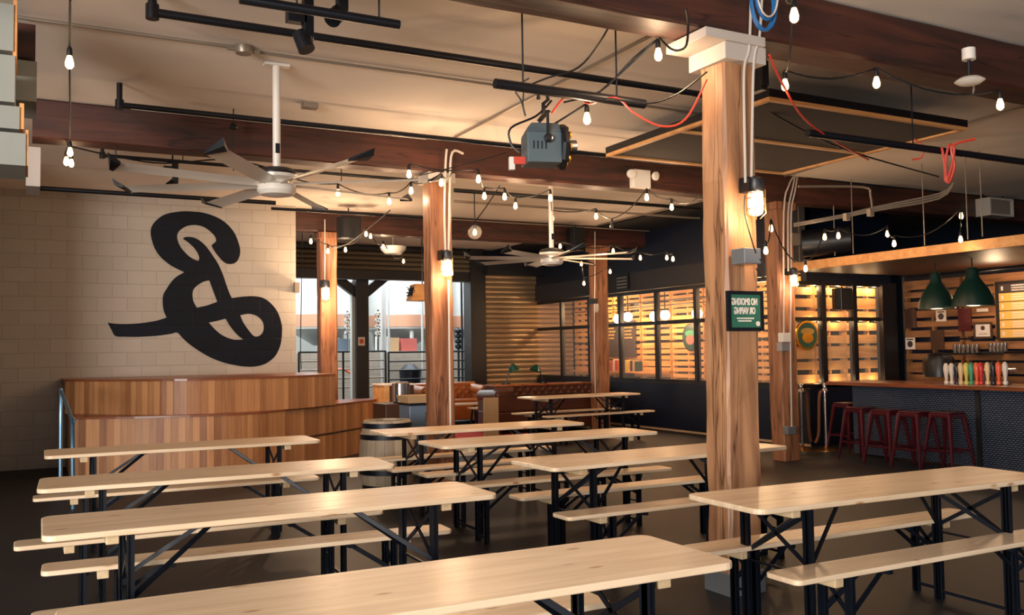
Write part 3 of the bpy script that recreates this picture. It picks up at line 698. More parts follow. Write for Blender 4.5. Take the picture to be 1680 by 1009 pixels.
# ================================================================ CEILING FANS
def fan(label, hub, R_, rod_top, ph, n=8, s=1.0):
    t = thing('ceiling_fan', hub, label, 'ceiling fan')
    rod = obj('downrod', MB().tube([(0, 0, 0.12), (0, 0, rod_top-hub.z-0.02)], 0.032*s, 12), 'fanwhite', t, smooth=True)
    obj('mount_plate', MB().box(-0.10, 0.10, -0.04, 0.04, rod_top-hub.z-0.025, rod_top-hub.z-0.004), 'fanwhite', t)
    obj('warning_sticker', MB().box(-0.018, 0.018, -0.036*s-0.001, -0.034*s, 0.25, 0.33), 'blacksteel', rod)
    obj('motor_cover', MB().lathe([(0.05, 0.14), (0.13, 0.125), (0.17, 0.09), (0.165, 0.075)], n=28), 'pipe', t, smooth=True)
    obj('motor_housing', MB().lathe([(0.165, 0.075), (0.16, 0.05), (0.10, 0.03), (0.10, 0.01), (0.15, -0.01), (0.155, -0.055), (0.13, -0.085), (0.05, -0.10), (0, -0.10)], n=28), 'fanwhite', t, smooth=True)
    for k in range(n):
        a = math.radians(ph+360*k/n); d = Vector((math.cos(a), math.sin(a), 0)); q = Vector((-d.y, d.x, 0)); z = Vector((0, 0, 1))
        m = MB(); secs = []
        for f in (0.11, 0.25, 0.6, 0.97):
            c = d*R_*f+z*(0.005); w_ = 0.075*s if f > 0.2 else 0.045
            prof = [(-w_, -0.022), (-w_*0.4, 0.004), (w_*0.3, 0.012), (w_, 0.010), (w_*0.3, 0.0), (-w_*0.4, -0.010)]
            secs.append([m.bm.verts.new(c+q*x+z*y) for x, y in prof])
        for A, B in zip(secs, secs[1:]):
            for i in range(6): m.face([A[i], A[(i+1) % 6], B[(i+1) % 6], B[i]])
        m.face(secs[0][::-1]); m.face(secs[-1])
        b = obj('blade', m, 'fanblade', t, smooth=True)
        m = MB(); c = d*R_*0.97
        m.hexa([c-q*0.08+z*-0.026, c+d*0.03-q*0.07-z*0.02, c+d*0.07+q*0.085+z*0.02, c+q*0.08-z*0.004, c-q*0.08-z*0.014, c+d*0.03-q*0.07+z*0.0, c+d*0.09+q*0.085+z*0.075, c+q*0.08+z*0.02])
        obj('winglet', m, 'pipe', b)
    return t
p = at(454, 303, v=7.35); fan('large white eight blade ceiling fan on the left, in front of the painted wall', p, 1.28, CZ, 13)
p = at(905, 424, d=12.2); fan('white ceiling fan further back, above the far tables', p, 1.15, CZ, 30)

# ================================================================ CEILING PIPES, CONDUITS, TRACKS
def run(name, px, z, r, mat, label, cat, group=None, n=8, smooth_=False, pts=None):
    P = pts or [at(x, y, z=z) if not isinstance(z, (list, tuple)) else at(x, y, z=z[i]) for i, (x, y) in enumerate(px)]
    if smooth_: P = smooth_pts(P, 5)
    o = obj(name, MB().tube(P, r, n), mat, smooth=True); return tag(o, label, cat, group)
def pipe_u(name, x0y0, z, x1, r, mat, label, cat='pipe', drop=None):
    """straight pipe parallel to the beams, through a pixel, ending at pixel column x1"""
    a = at(*x0y0, z=z); 
    # where the line v = a.y, height z crosses pixel column x1
    rr = (x1-840)/FPX; best = None
    lo, hi = a.x, a.x+40 if x1 > x0y0[0] else a.x-40
    for _ in range(50):
        mid = (lo+hi)/2; q = Vector((mid, a.y, z))-CAM; xx = q.dot(RT)/q.dot(FW)
        if (xx < rr) == (x1 > x0y0[0]): lo = mid
        else: hi = mid
    b = Vector((lo, a.y, z)); P = [a, b]
    if drop: P = [a+Vector((0, 0, CZ-0.01-z)), a+Vector((0, 0, r*1.5))]+P
    m = MB().tube(P[-2:], r, 10)
    if drop: m.tube([a+Vector((0, 0, CZ-0.012-z)), a], r, 10).lathe([(r*1.5, -r*1.6), (r*1.5, r*1.8)], c=a, n=10)
    o = obj(name, m, mat, smooth=True); tag(o, label, cat); return a, b
a, b = pipe_u('sprinkler_pipe', (250, 20), 3.74, 1560, 0.028, 'pipe', 'long black sprinkler pipe crossing the ceiling from an elbow at top left', drop=True)
a2, b2 = pipe_u('sprinkler_pipe', (196, 172), 3.70, 1150, 0.024, 'pipe', 'black pipe running along the top of the second beam', drop=True)
pipe_u('track_rail', (393, -2), 3.45, 655, 0.027, 'pipe', 'short black lighting bar at the top edge holding two spotlights', 'lighting bar')
pipe_u('rigging_pipe', (812, 137), 3.20, 1057, 0.032, 'pipe', 'dark rigging bar that carries the grey stage light', 'lighting bar')
pipe_u('rigging_pipe', (1325, 218), 3.20, 1720, 0.03, 'pipe', 'dark rigging bar right of the big post with the red cable coil', 'lighting bar')
pipe_u('electrical_conduit', (27, 28), CZ-0.02, 387, 0.012, 'conduit', 'grey conduit on the ceiling left of the round junction box', 'conduit')
pipe_u('electrical_conduit', (410, 84), CZ-0.02, 1150, 0.012, 'conduit', 'grey conduit on the ceiling right of the round junction box', 'conduit')
pipe_u('electrical_conduit', (215, 178), CZ-0.014, 700, 0.010, 'conduitwhite', 'pale conduit along the second beam left of the barrel post', 'conduit')
pipe_u('electrical_conduit', (736, 243), CZ-0.05, 1150, 0.012, 'conduitwhite', 'pale conduit along the second beam right of the barrel post', 'conduit')
pipe_u('wall_pipe', (52, 308), 3.66, 452, 0.03, 'pipe', 'black pipe along the top of the white block wall', 'pipe')
pipe_u('wall_pipe', (445, 342), 3.62, 700, 0.022, 'pipe', 'thin black pipe continuing right from the block wall above the far beam', 'pipe')
pipe_u('sprinkler_pipe', (168, 255), 3.72, 700, 0.02, 'pipe', 'black pipe behind the second beam above the left fan', 'pipe', drop=True)
pipe_u('sprinkler_pipe', (745, 312), 3.72, 1148, 0.028, 'pipe', 'thick black pipe between the second and third beams', 'pipe')
pipe_u('sprinkler_pipe', (745, 330), 3.74, 1148, 0.018, 'conduit', 'thin brown pipe between the second and third beams', 'pipe')
pipe_u('electrical_conduit', (490, 345), 3.84, 1148, 0.012, 'conduit', 'grey conduit along the top of the farthest beam', 'conduit')
run('electrical_conduit', [(745, 226), (1075, 55)], CZ-0.02, 0.013, 'conduit', 'grey conduit crossing the ceiling diagonally behind the stage light', 'conduit')
run('electrical_conduit', [(980, 370), (1150, 330)], CZ-0.02, 0.013, 'conduit', 'grey conduit crossing the ceiling beyond the second beam', 'conduit')
run('electrical_conduit', [(1240, 303), (1680, 175)], CZ-0.02, 0.010, 'conduit', 'faint conduit crossing the dim ceiling at the right', 'conduit')
p = at(400, 82, z=CZ-0.03); tag(obj('junction_box', MB().lathe([(0.06, -0.03), (0.07, 0), (0.07, 0.028)], c=p, n=16).tube([p+Vector((-0.12, 0, 0)), p+Vector((0.12, 0, 0))], 0.018, 8), 'conduit', smooth=True), 'round grey junction box on the ceiling left of the fan rod', 'junction box')
p = at(508, 173, z=CZ-0.02); tag(obj('junction_box', MB().box(p.x-0.07, p.x+0.07, p.y-0.05, p.y+0.05, CZ-0.05, CZ-0.001), 'conduit'), 'small square box on the ceiling right of the fan rod', 'junction box')
# hangers
def hanger(px, py0, z0, zc, label, r=0.006, cup=False, zt=None):
    p = at(px, py0, z=z0); m = MB().tube([(p.x, p.y, z0), (p.x, p.y, zt or CZ-0.002)], r, 6)
    if cup: m.lathe([(0.035, 0.0), (0.045, 0.02), (0.03, 0.05)], c=(p.x, p.y, zc), n=12)
    tag(obj('hanger_rod', m, 'pipe', smooth=True), label, 'hanger rod')
hanger(190, 272, 3.35, 3.78, 'thin black hanger rod left of the fan', cup=True); hanger(383, 280, 3.3, 3.7, 'thin black hanger rod between fan blades and fan rod', cup=True)
hanger(560, 298, 3.72, 0, 'short rod holding the pipe behind the second beam'); hanger(300, 265, 3.70, 0, 'short rod holding the pipe above the left fan'); hanger(858, 133, 3.22, 0, 'hanger rod holding the left end of the stage light bar'); hanger(1012, 160, 3.22, 0, 'hanger rod holding the right end of the stage light bar')
hanger(1498, 235, 3.22, 0, 'hanger rod holding the bar with the red cable coil'); hanger(487, 20, 3.46, 0, 'hanger rod on the short lighting bar, left one'); hanger(622, 38, 3.46, 0, 'hanger rod on the short lighting bar, right one')
# string light cords spanning across
def cord(label, pts, r=0.007, mat='cable', nm='hanging_cable', cat='cable', n=5):
    P = smooth_pts([at(x, y, d=d) for x, y, d in pts], n); return tag(obj(nm, MB().tube(P, r, 5), mat, smooth=True), label, cat)
cord('black cable curving from the near beam down to the stage light bar', [(1018, 0, 5.4), (990, 60, 5.8), (950, 110, 6.2), (900, 127, 6.4), (868, 140, 6.4)])
cord('black cable looping under the stage light bar', [(868, 128, 6.3), (845, 145, 6.3), (855, 165, 6.3), (862, 190, 6.3), (858, 172, 6.3), (860, 140, 6.3)], 0.006)
cord('black cable hanging behind the stage light body', [(905, 165, 6.3), (880, 190, 6.4), (838, 210, 6.4), (838, 235, 6.4), (852, 250, 6.4)], 0.008)
cord('black cord swagged from the near beam to the big post bracket', [(1082, 62, 5.4), (1098, 78, 5.3), (1112, 83, 5.2), (1126, 74, 5.1), (1129, 40, 5.0), (1126, 15, 4.9)])
cord('black cord rising from stage light to the bulb at the near beam', [(925, 168, 6.2), (985, 150, 6.1), (1040, 95, 6.0), (1078, 65, 5.9)])
cord('black cable drooping from stage light bar toward the big post', [(960, 165, 6.2), (1000, 162, 6.0), (1060, 170, 5.9), (1110, 155, 5.8), (1160, 118, 5.6)], 0.006)
cord('red cable looping from the stage light bar to the big post', [(905, 185, 6.3), (925, 160, 6.2), (945, 150, 6.2), (965, 170, 6.1), (1010, 160, 6.0), (1040, 185, 6.0), (1085, 207, 5.9), (1125, 195, 5.8), (1160, 130, 5.7)], 0.007, 'redcable')
cord('long red cable right of the big post, sloping down across the panels', [(1262, 90, 5.9), (1285, 140, 6.2), (1320, 195, 6.8), (1375, 235, 7.4), (1425, 262, 8.0)], 0.008, 'redcable')
cord('coiled orange red cable hanging from the right rigging bar', [(1545, 242, 7.75), (1550, 270, 7.75), (1552, 298, 7.75), (1562, 270, 7.75), (1565, 243, 7.75), (1556, 240, 7.75), (1551, 275, 7.75), (1556, 300, 7.75), (1566, 272, 7.75), (1562, 240, 7.75), (1600, 228, 7.7)], 0.011, 'redcable')
cord('short red cable loop on the right rigging bar', [(1500, 228, 7.75), (1514, 240, 7.75), (1512, 258, 7.75), (1496, 262, 7.75)], 0.007, 'redcable')
cord('black cord running down right behind the acoustic panel', [(1240, 170, 8.0), (1320, 215, 8.6), (1400, 250, 9.0), (1540, 290, 9.6)], 0.008)
cord('black cord between the left bulbs and the fan', [(115, 240, 8.1), (190, 257, 8.6), (270, 268, 9.0), (380, 262, 9.4), (470, 285, 9.8)], 0.008)
cord('thin cord draped from the barrel post head up to the stage light', [(680, 290, 9.2), (730, 278, 9.1), (790, 262, 8.8), (830, 250, 8.6)], 0.006)
cord('cord slanting down in front of the brewery opening', [(640, 345, 12), (610, 370, 13), (570, 400, 14), (545, 404, 14.2)], 0.009)
cord('cord slanting from the far beam down past the globe pendant', [(820, 305, 11), (790, 350, 11.6), (760, 385, 12)], 0.008)
# spotlights
def spot(px, py, d, aim, label, lit):
    p = at(px, py, d=d); t = thing('track_spotlight', p, label, 'spotlight')
    if d > 8: obj('drop_stem', MB().tube([(0, 0, 0.2), (0, 0, CZ-p.z-0.002)], 0.01, 6), 'pipe', t)
    a = Vector(aim).normalized()
    obj('driver_box', MB().box(-0.10, 0.02, -0.035, 0.035, 0.10, 0.20).box(0.0, 0.06, -0.035, 0.035, 0.02, 0.26), 'pipe', t, bevel=0.004)
    obj('lamp_head', MB().lathe([(0.03, -0.06), (0.05, -0.05), (0.052, 0.07), (0.045, 0.07)], ax=a, n=18), 'pipe', t, smooth=True)
    obj('lens', MB().lathe([(0.0, 0.058), (0.045, 0.058), (0.045, 0.066), (0, 0.066)], ax=a, n=18), 'globe' if lit else 'chrome', t)
    obj('yoke', MB().tube([(0.0, 0, 0.1), (0.06, 0, 0.08), (0.062, 0, 0.0)], 0.006, 6), 'chrome', t)
spot(497, 66, 5.6, (0.25, -0.3, -0.9), 'black track spotlight pointing down beside the fan rod', False)
spot(553, 24, 5.4, (-0.55, -0.5, -0.6), 'lit track spotlight with a bright lens at the top edge', True)
spot(283, 302, 10.5, (-0.5, -0.6, -0.5), 'small lit spotlight behind the left fan blades', True)

# moving head stage light
p = at(893, 233, d=6.3); t = thing('stage_light', p, 'grey boxy stage light hanging from the dark bar in the centre', 'stage light', rz=-0.30)
m = MB().prism([(-0.14, -0.10), (0.10, -0.10), (0.10, 0.12), (-0.14, 0.12)], -0.16, 0.05)
m.hexa([(-0.14, -0.10, 0.05), (0.10, -0.10, 0.05), (0.10, 0.12, 0.05), (-0.14, 0.12, 0.05), (-0.10, -0.06, 0.12), (0.09, -0.06, 0.12), (0.09, 0.08, 0.12), (-0.10, 0.08, 0.12)])
h = obj('housing', m, 'grey', t, bevel=0.006)
m = MB()
for k in range(4): m.box(-0.10+k*0.028, -0.09+k*0.028, -0.102, -0.099, -0.07, -0.015)
obj('vent_slots', m, 'pipe', h)
obj('yoke', MB().bar((0.0, -0.115, 0.0), (0.0, -0.115, 0.19), 0.035, 0.012).bar((0.0, 0.135, 0.0), (0.0, 0.135, 0.19), 0.035, 0.012).bar((0, -0.12, 0.185), (0, 0.14, 0.185), 0.035, 0.012), 'pipe', t)
obj('knob', MB().lathe([(0.03, 0), (0.03, 0.02), (0.02, 0.028)], c=(0.0, -0.12, 0.0), ax=(0, -1, 0), n=14), 'pipe', t, smooth=True)
obj('clamp', MB().tube([(0, 0.01, 0.19), (0.0, 0.01, 0.27), (0.035, 0.01, 0.30), (0.02, 0.01, 0.36), (-0.03, 0.01, 0.36), (-0.035, 0.01, 0.30)], 0.014, 8), 'pipe', t, smooth=True)
ln = obj('colour_wheel', MB().lathe([(0.0, 0.0), (0.15, 0.0), (0.16, 0.02), (0.16, 0.045), (0.10, 0.06), (0, 0.06)], c=(0.10, 0.01, -0.03), ax=(1, 0, 0), n=8), 'pipe', t)
m = MB()
for k in range(8):
    a = 2*math.pi*k/8+0.2; c = Vector((0.155, 0.01+0.115*math.cos(a), -0.03+0.115*math.sin(a))); m.lathe([(0.024, 0), (0.024, 0.012), (0.0, 0.02)], c=c, ax=(1, 0, 0), n=10)
obj('reflector_lenses', m, 'gold', ln, smooth=True)
obj('snout', MB().lathe([(0.05, 0.0), (0.05, 0.07), (0.042, 0.07)], c=(0.155, 0.01, -0.03), ax=(1, 0, 0), n=16), 'pipe', ln, smooth=True)
obj('connector', MB().box(-0.22, -0.14, -0.02, 0.01, -0.16, -0.11), 'redcable', t)
obj('plug', MB().box(-0.25, -0.21, -0.02, 0.02, -0.20, -0.11), 'whitebox', t, bevel=0.005)

# acoustic cloud panel
def acoustic(corners, z, label):
    P = [at(x, y, z=z) for x, y in corners]; u0 = min(p.x for p in P); u1 = max(p.x for p in P); v0 = min(p.y for p in P); v1 = max(p.y for p in P)
    t = thing('acoustic_panel', ((u0+u1)/2, (v0+v1)/2, z), label, 'ceiling panel'); a, b = (u1-u0)/2, (v1-v0)/2
    obj('fabric', MB().box(-a+0.04, a-0.04, -b+0.04, b-0.04, 0.02, 0.07), 'fabric', t)
    m = MB(); e = 0.05
    for x0, x1, y0, y1 in ((-a, a, -b, -b+e), (-a, a, b-e, b), (-a, -a+e, -b+e, b-e), (a-e, a, -b+e, b-e)): m.box(x0, x1, y0, y1, 0.0, 0.03)
    m.box(-a+e, a-e, -e/2, e/2, 0.0, 0.021)
    obj('wooden_frame', m, 'frameorange', t)
    m = MB()
    for x0, x1, y0, y1 in ((-a, a, -b, -b+e), (-a, a, b-e, b), (-a, -a+e, -b+e, b-e), (a-e, a, -b+e, b-e)): m.box(x0-0.002, x1+0.002, y0-0.002, y1+0.002, 0.031, 0.10)
    obj('frame_edge', m, 'pipe', t)
    return t
acoustic([(1005, 257), (1262, 164), (1583, 215), (1284, 287)], 3.62, 'large wood framed acoustic panel under the ceiling behind the big post')

# ---- things around the heads of the posts
t = thing('cable_coil', at(1224, 18, d=5.6), 'blue and white cable coil on top of the big post bracket', 'cable coil')
for k, (mt, r_, rr) in enumerate((('bluecable', 0.11, 0.010), ('bluecable', 0.125, 0.010), ('bluecable', 0.10, 0.009), ('conduitwhite', 0.105, 0.006))):
    m = MB().tube([(r_*0.8*math.cos(a), -0.14-0.015*k, r_*1.5*math.sin(a)+0.02*k) for a in [2*math.pi*i/24 for i in range(25)]], rr, 6, cap=False)
    obj('blue_loop' if k < 3 else 'white_loop', m, mt, t, smooth=True)
cvv = 4.36
def vconduit(label, pts, v_, r, mat='conduitwhite'):
    P = smooth_pts([at(x, y, v=v_) for x, y in pts], 4); tag(obj('electrical_conduit', MB().tube(P, r, 8), mat, smooth=True), label, 'conduit')
vconduit('left of two white conduits down the big post', [(1232, 0), (1229, 80), (1221, 112), (1221, 200), (1223, 300)], cvv, 0.009)
vconduit('right of two white conduits down the big post', [(1250, 0), (1246, 60), (1237, 100), (1234, 200), (1233, 295)], cvv, 0.009)
vconduit('left of two white conduits on the barrel post', [(733, 245), (731, 270), (729, 350), (731, 420)], 9.12, 0.014)
vconduit('right of two white conduits on the barrel post', [(760, 252), (742, 250), (738, 300), (736, 420)], 9.12, 0.014)
vconduit('white conduit below the lamp on the barrel post', [(736, 460), (737, 560), (739, 700)], 9.12, 0.012)
vconduit('thin conduit above the lamp on the post behind the stage', [(533, 360), (533, 470)], 14.5, 0.010)
vconduit('thin cable down the far lounge post', [(976, 380), (976, 440), (975, 560), (977, 650)], 14.5, 0.010)
vconduit('left of three conduits on the bar side post', [(1302, 290), (1294, 305), (1286, 350), (1286, 560)], 9.16, 0.012)
vconduit('middle of three conduits on the bar side post', [(1304, 290), (1300, 310), (1293, 350), (1293, 445)], 9.16, 0.012)
vconduit('right of three conduits on the bar side post', [(1308, 290), (1304, 315), (1298, 350), (1298, 445)], 9.16, 0.012)
vconduit('conduit from the switch box to the socket low on the bar side post', [(1297, 470), (1297, 580), (1299, 700)], 9.16, 0.012)
def vbox(nm, x0, y0, x1, y1, v_, th, mat, label, cat, bevel=0.004):
    a = at(x0, y0, v=v_); b = at(x1, y1, v=v_); return tag(obj(nm, MB().box(a.x, b.x, v_, v_+th, b.z, a.z), mat, bevel=bevel), label, cat)
vbox('junction_box', 1221, 406, 1249, 433, 4.28, 0.12, 'steel', 'grey metal junction box on the big post under its lamp', 'junction box')
cord('black flex looping from the junction box up to the lamp on the big post', [(1240, 415, 5.5), (1232, 390, 5.4), (1222, 350, 5.4), (1222, 320, 5.4)], 0.004)
cord('black flex hanging below the junction box on the big post', [(1246, 425, 5.6), (1256, 440, 5.6), (1252, 455, 5.6), (1240, 440, 5.6)], 0.004)
vbox('switch_box', 1283, 562, 1299, 576, 9.16, 0.10, 'steel', 'grey switch box on the bar side post', 'switch box')
vbox('outlet_box', 1285, 546, 1298, 561, 9.14, 0.10, 'whitebox', 'white outlet box on the bar side post above the switch', 'outlet')
vbox('outlet_box', 1293, 700, 1307, 712, 9.14, 0.10, 'steel', 'grey outlet box low on the bar side post', 'outlet')
# framed sign
a = at(1192, 477, v=4.42); b = at(1252, 543, v=4.42); cx, cz = (a.x+b.x)/2, (a.z+b.z)/2; hw, hh = (b.x-a.x)/2, (a.z-b.z)/2
t = thing('framed_sign', (cx, 4.42, cz-hh), 'green no smoking sign in a black frame on the big post', 'sign')
fr = MB(); e = 0.022
for x0, x1, z0, z1 in ((-hw, hw, 0, e), (-hw, hw, 2*hh-e, 2*hh), (-hw, -hw+e, e, 2*hh-e), (hw-e, hw, e, 2*hh-e)): fr.box(x0, x1, -0.012, 0.012, z0, z1)
obj('frame', fr, 'blackframe', t)
pn = obj('sign_panel', MB().box(-hw+e, hw-e, -0.002, 0.008, e, 2*hh-e), 'greenpost', t)
for tx_, z_, wf in (('NO SMOKING', 1.47, 0.84), ('OR VAPING', 1.02, 0.70)):
    m = text_mesh(tx_, 0.07); xs_ = [q.co.x for q in m.bm.verts]; zs_ = [q.co.z for q in m.bm.verts]
    kx = 2*(hw-e)*wf/(max(xs_)-min(xs_)); kz = hh*0.36/(max(zs_)-min(zs_)); mx_, mz_ = (max(xs_)+min(xs_))/2, (max(zs_)+min(zs_))/2
    for q in m.bm.verts: q.co.x = (q.co.x-mx_)*kx-0.004; q.co.z = (q.co.z-mz_)*kz+hh*z_; q.co.y -= 0.003
    obj('lettering', m, 'cream', pn)
m = MB()
for i, z_ in enumerate((0.60, 0.47)):
    x = -0.07+0.01*i
    while x < 0.06-0.015*i: wd = random.uniform(0.004, 0.014); m.box(x, x+wd, -0.004, -0.001, hh*z_, hh*z_+0.009); x += wd+0.003
obj('small_print', m, 'cream', pn)
m = MB().lathe([(0.0, 0), (0.016, 0), (0.016, 0.003), (0, 0.003)], c=(hw-e-0.022, -0.002, e+0.024), ax=(0, -1, 0), n=18)
obj('round_emblem', m, 'cream', pn)

# emergency light
a = at(1040, 277, v=9.15); b = at(1068, 309, v=9.15); t = thing('emergency_light', ((a.x+b.x)/2, 9.15, b.z), 'white twin head emergency light on the second beam', 'emergency light')
w_, h_ = (b.x-a.x)/2, a.z-b.z
obj('housing', MB().box(-w_, w_, 0, 0.1, 0, h_), 'whitebox', t, bevel=0.006)
for s in (-1, 1): obj('lamp_head', MB().lathe([(0.03, -0.03), (0.055, 0.0), (0.055, 0.03), (0.045, 0.035), (0, 0.035)], c=(s*(w_+0.055), -0.01, h_*0.7), ax=(s*0.3, -1, -0.2), n=16), 'whitebox', t, smooth=True)
# speakers
def speaker(px0, py0, px1, py1, v_, label, dz=0.3):
    a = at(px0, py0, v=v_); b = at(px1, py1, v=v_); t = thing('loudspeaker', ((a.x+b.x)/2, v_, b.z), label, 'loudspeaker'); w_, h_ = (b.x-a.x)/2, a.z-b.z
    obj('hanging_bracket', MB().tube([(0, dz*0.5, h_-0.01), (0, dz*0.5, min(h_+0.6, CZ-0.04-b.z, h_+0.03 if 'pallets' in label else 9))], 0.012, 6), 'pipe', t)
    obj('cabinet', MB().prism([(-w_*0.8, 0), (w_*0.8, 0), (w_, 0.1), (w_*0.8, dz), (-w_*0.8, dz), (-w_, 0.1)], 0, h_), 'pipe', t, bevel=0.01)
    obj('grille', MB().box(-w_*0.72, w_*0.72, -0.012, 0.0, 0.03, h_-0.03), 'cable', t)
speaker(557, 353, 596, 391, 13.9, 'black loudspeaker hung left of the barrel post before the far beam')
speaker(940, 372, 962, 411, 14.2, 'black loudspeaker on the far beam by the lounge post')
speaker(1378, 472, 1402, 508, VB-0.22, 'small black loudspeaker hanging before the pallets near the bar', 0.2)
speaker(1246, 92, 1262, 148, 5.0, 'black loudspeaker tucked behind the right side of the big post', 0.2)
# smoke unit etc
p = at(645, 412, d=16.5); t = thing('wifi_unit', p, 'white rounded ceiling unit in front of the brewery opening', 'ceiling unit')
obj('unit_body', MB().lathe([(0.24, 0.08), (0.22, 0.02), (0.15, -0.05), (0, -0.06)], n=20), 'whitebox', t, smooth=True); obj('mount_arm', MB().tube([(0, 0, 0.08), (0, 0, 3.88-p.z)], 0.012, 6), 'conduit', t)
p = at(1591, 133, d=6.4); t = thing('wifi_disc', p, 'white saucer shaped disc hanging under the near beam at right', 'ceiling unit')
obj('disc', MB().lathe([(0, 0.025), (0.07, 0.022), (0.10, 0.0), (0.07, -0.02), (0, -0.025)], n=24), 'whitebox', t, smooth=True); obj('hanging_ring', MB().tube([(0.04, 0, -0.02), (0.045, 0, -0.06), (0.03, 0, -0.085), (0.03, 0, -0.05)], 0.004, 5), 'chrome', t)
obj('stem', MB().tube([(0, 0, 0.02), (0, 0, 0.26)], 0.012, 8), 'pipe', t); obj('mount_can', MB().lathe([(0.045, 0.15), (0.045, 0.23), (0.03, 0.235)], n=14), 'whitebox', t, smooth=True)
# vent grille right
a = at(1624, 323, v=9.0); b = at(1664, 356, v=9.0); t = thing('air_vent', ((a.x+b.x)/2, 9.0, b.z), 'pale metal air grille hanging over the bar at right', 'vent')
w_, h_ = (b.x-a.x)/2, a.z-b.z; m = MB()
for x0, x1, z0, z1 in ((-w_, w_, 0, 0.03), (-w_, w_, h_-0.03, h_), (-w_, -w_+0.03, 0.03, h_-0.03), (w_-0.03, w_, 0.03, h_-0.03)): m.box(x0, x1, 0, 0.3, z0, z1)
obj('frame', m, 'conduitwhite', t); m = MB()
for k in range(10): m.box(-w_+0.04+k*(2*w_-0.08)/10, -w_+0.05+k*(2*w_-0.08)/10, 0.01, 0.05, 0.03, h_-0.03)
obj('louvres', m, 'conduit', t); obj('hanging_rods', MB().tube([(-w_+0.05, 0.15, h_), (-w_+0.05, 0.15, CZ-b.z-0.002)], 0.008, 6).tube([(w_-0.05, 0.15, h_), (w_-0.05, 0.15, CZ-b.z-0.002)], 0.008, 6), 'pipe', t)
a = at(1300, 382, v=9.9); b = at(1313, 402, v=9.9); tag(obj('air_vent', MB().box(a.x, b.x, 9.9, 10.0, b.z, a.z), 'conduitwhite'), 'small white louvred box right behind the conduit post', 'vent')
# conduit bundle above the soffit
for k in range(3):
    P = smooth_pts([at(1302, 371-k*2, d=11.6), at(1380, 357-k*2, d=11.5), at(1440, 345-k*3, d=11.3), at(1540, 326-k*4, d=11.0), at(1565, 300, d=10.8+0.05*k)], 3)
    tag(obj('electrical_conduit', MB().tube(P, 0.012, 6), 'conduit', smooth=True), ('lowest', 'middle', 'highest')[k]+' of three grey conduits bundled above the bar canopy', 'conduit', 'conduit bundle over the bar')
P = smooth_pts([at(1310, 306, d=10.9), at(1415, 307, d=11.2), at(1428, 320, d=11.3), at(1431, 348, d=11.35)], 4); tag(obj('electrical_conduit', MB().tube(P, 0.014, 6), 'conduit', smooth=True), 'bent conduit dropping into a box above the bar canopy', 'conduit')
for x, y, lb in ((1389, 356, 'left square box on the conduits above the bar canopy'), (1428, 349, 'right square box on the conduits above the bar canopy')):
    p = at(x, y, d=11.3); tag(obj('junction_box', MB().box(p.x-0.035, p.x+0.035, p.y-0.03, p.y+0.03, p.z-0.045, p.z+0.045), 'conduit', bevel=0.003), lb, 'junction box')
# duct behind
tag(obj('air_duct', MB().tube([at(1316, 400, d=13.2), at(1395, 393, d=13.0)], 0.2, 16), 'pipe', smooth=True), 'dark round air duct above the bar canopy', 'duct')

# boxed white planks at the top left
def vpl(x0, y0, x1, y1, v_, th, mb=None):
    a = at(x0, y0, v=v_); b = at(x1, y1, v=v_); return (mb or MB()).box(a.x, b.x, v_, v_+th, b.z, min(a.z, CZ-0.004))
t = thing('boxed_bulkhead', (0, 0, 0), 'white plank bulkhead stepping down the top left corner', 'bulkhead')
for nm, r_, v_, mt in (('plank_cladding', (-30, 0, 22, 84), 6.2, 'plank'), ('plank_cladding', (-30, 85, 24, 168), 6.2, 'plank'), ('plank_cladding', (24, 97, 60, 167), 6.75, 'plank'),
                   ('plank_cladding', (-30, 169, 32, 212), 6.2, 'plank'), ('plank_cladding', (-30, 213, 42, 272), 6.2, 'plank'), ('timber_end', (24, 36, 58, 96), 6.8, 'beam'),
                   ('timber_edge', (22, 0, 27, 96), 6.21, 'frameorange'), ('timber_edge', (32, 169, 39, 212), 6.21, 'frameorange'), ('timber_edge', (42, 213, 46, 272), 6.21, 'frameorange'),
                   ('lower_block', (43, 240, 66, 306), 9.0, 'capwhite')):
    obj(nm, vpl(*r_, v_, 0.5 if nm != 'timber_edge' else 0.4), mt, t)

# ================================================================ BAR
UB = 10.42
t = thing('bar_counter', (UB+0.3, 6.6, 0), 'long bar with navy perforated front and brown wooden top', 'bar counter')
obj('front_panel', MB().box(-0.3, -0.26, -6.0, 2.72, 0.02, 0.985), 'barpanel', t)
obj('end_panel', MB().box(-0.26, 0.35, 2.66, 2.72, 0.02, 0.985), 'blackwall', t)
obj('post', MB().box(-0.33, -0.28, at(1607, 700, u=UB).y-6.6-0.03, at(1607, 700, u=UB).y-6.6+0.03, 0, 0.985), 'blackframe', t)
obj('bar_top', MB().box(-0.52, 0.35, -6.0, 3.0, 0.985, 1.035), 'bartop', t, bevel=0.006)
t = thing('bar_canopy', (UB+0.9, 6.0, 2.67), 'suspended wooden canopy with orange lit edge above the bar', 'canopy')
obj('fascia', MB().box(10.08-UB-0.9, 10.12-UB-0.9, -6.0, 4.12, 0.0, 0.125), 'frameorange', t)
obj('plank_underside', MB().box(10.12-UB-0.9, 1.3, -6.0, 4.12, 0.0, 0.03), 'darkwood', t)
for k, (x, y, y1) in enumerate(((1312, 428, 345), (1370, 420, 370), (1400, 416, 345), (1517, 403, 315), (1588, 393, 335), (1612, 388, 335))):
    p = at(x, y, u=10.1); tag(obj('canopy_rod', MB().tube([(10.1, p.y, p.z), (10.1, p.y, CZ-0.04)], 0.007, 6), 'conduit'), 'thin rod hanging the bar canopy, number %s from the conduit post' % ('one', 'two', 'three', 'four', 'five', 'six')[k], 'hanger rod', 'canopy rods')
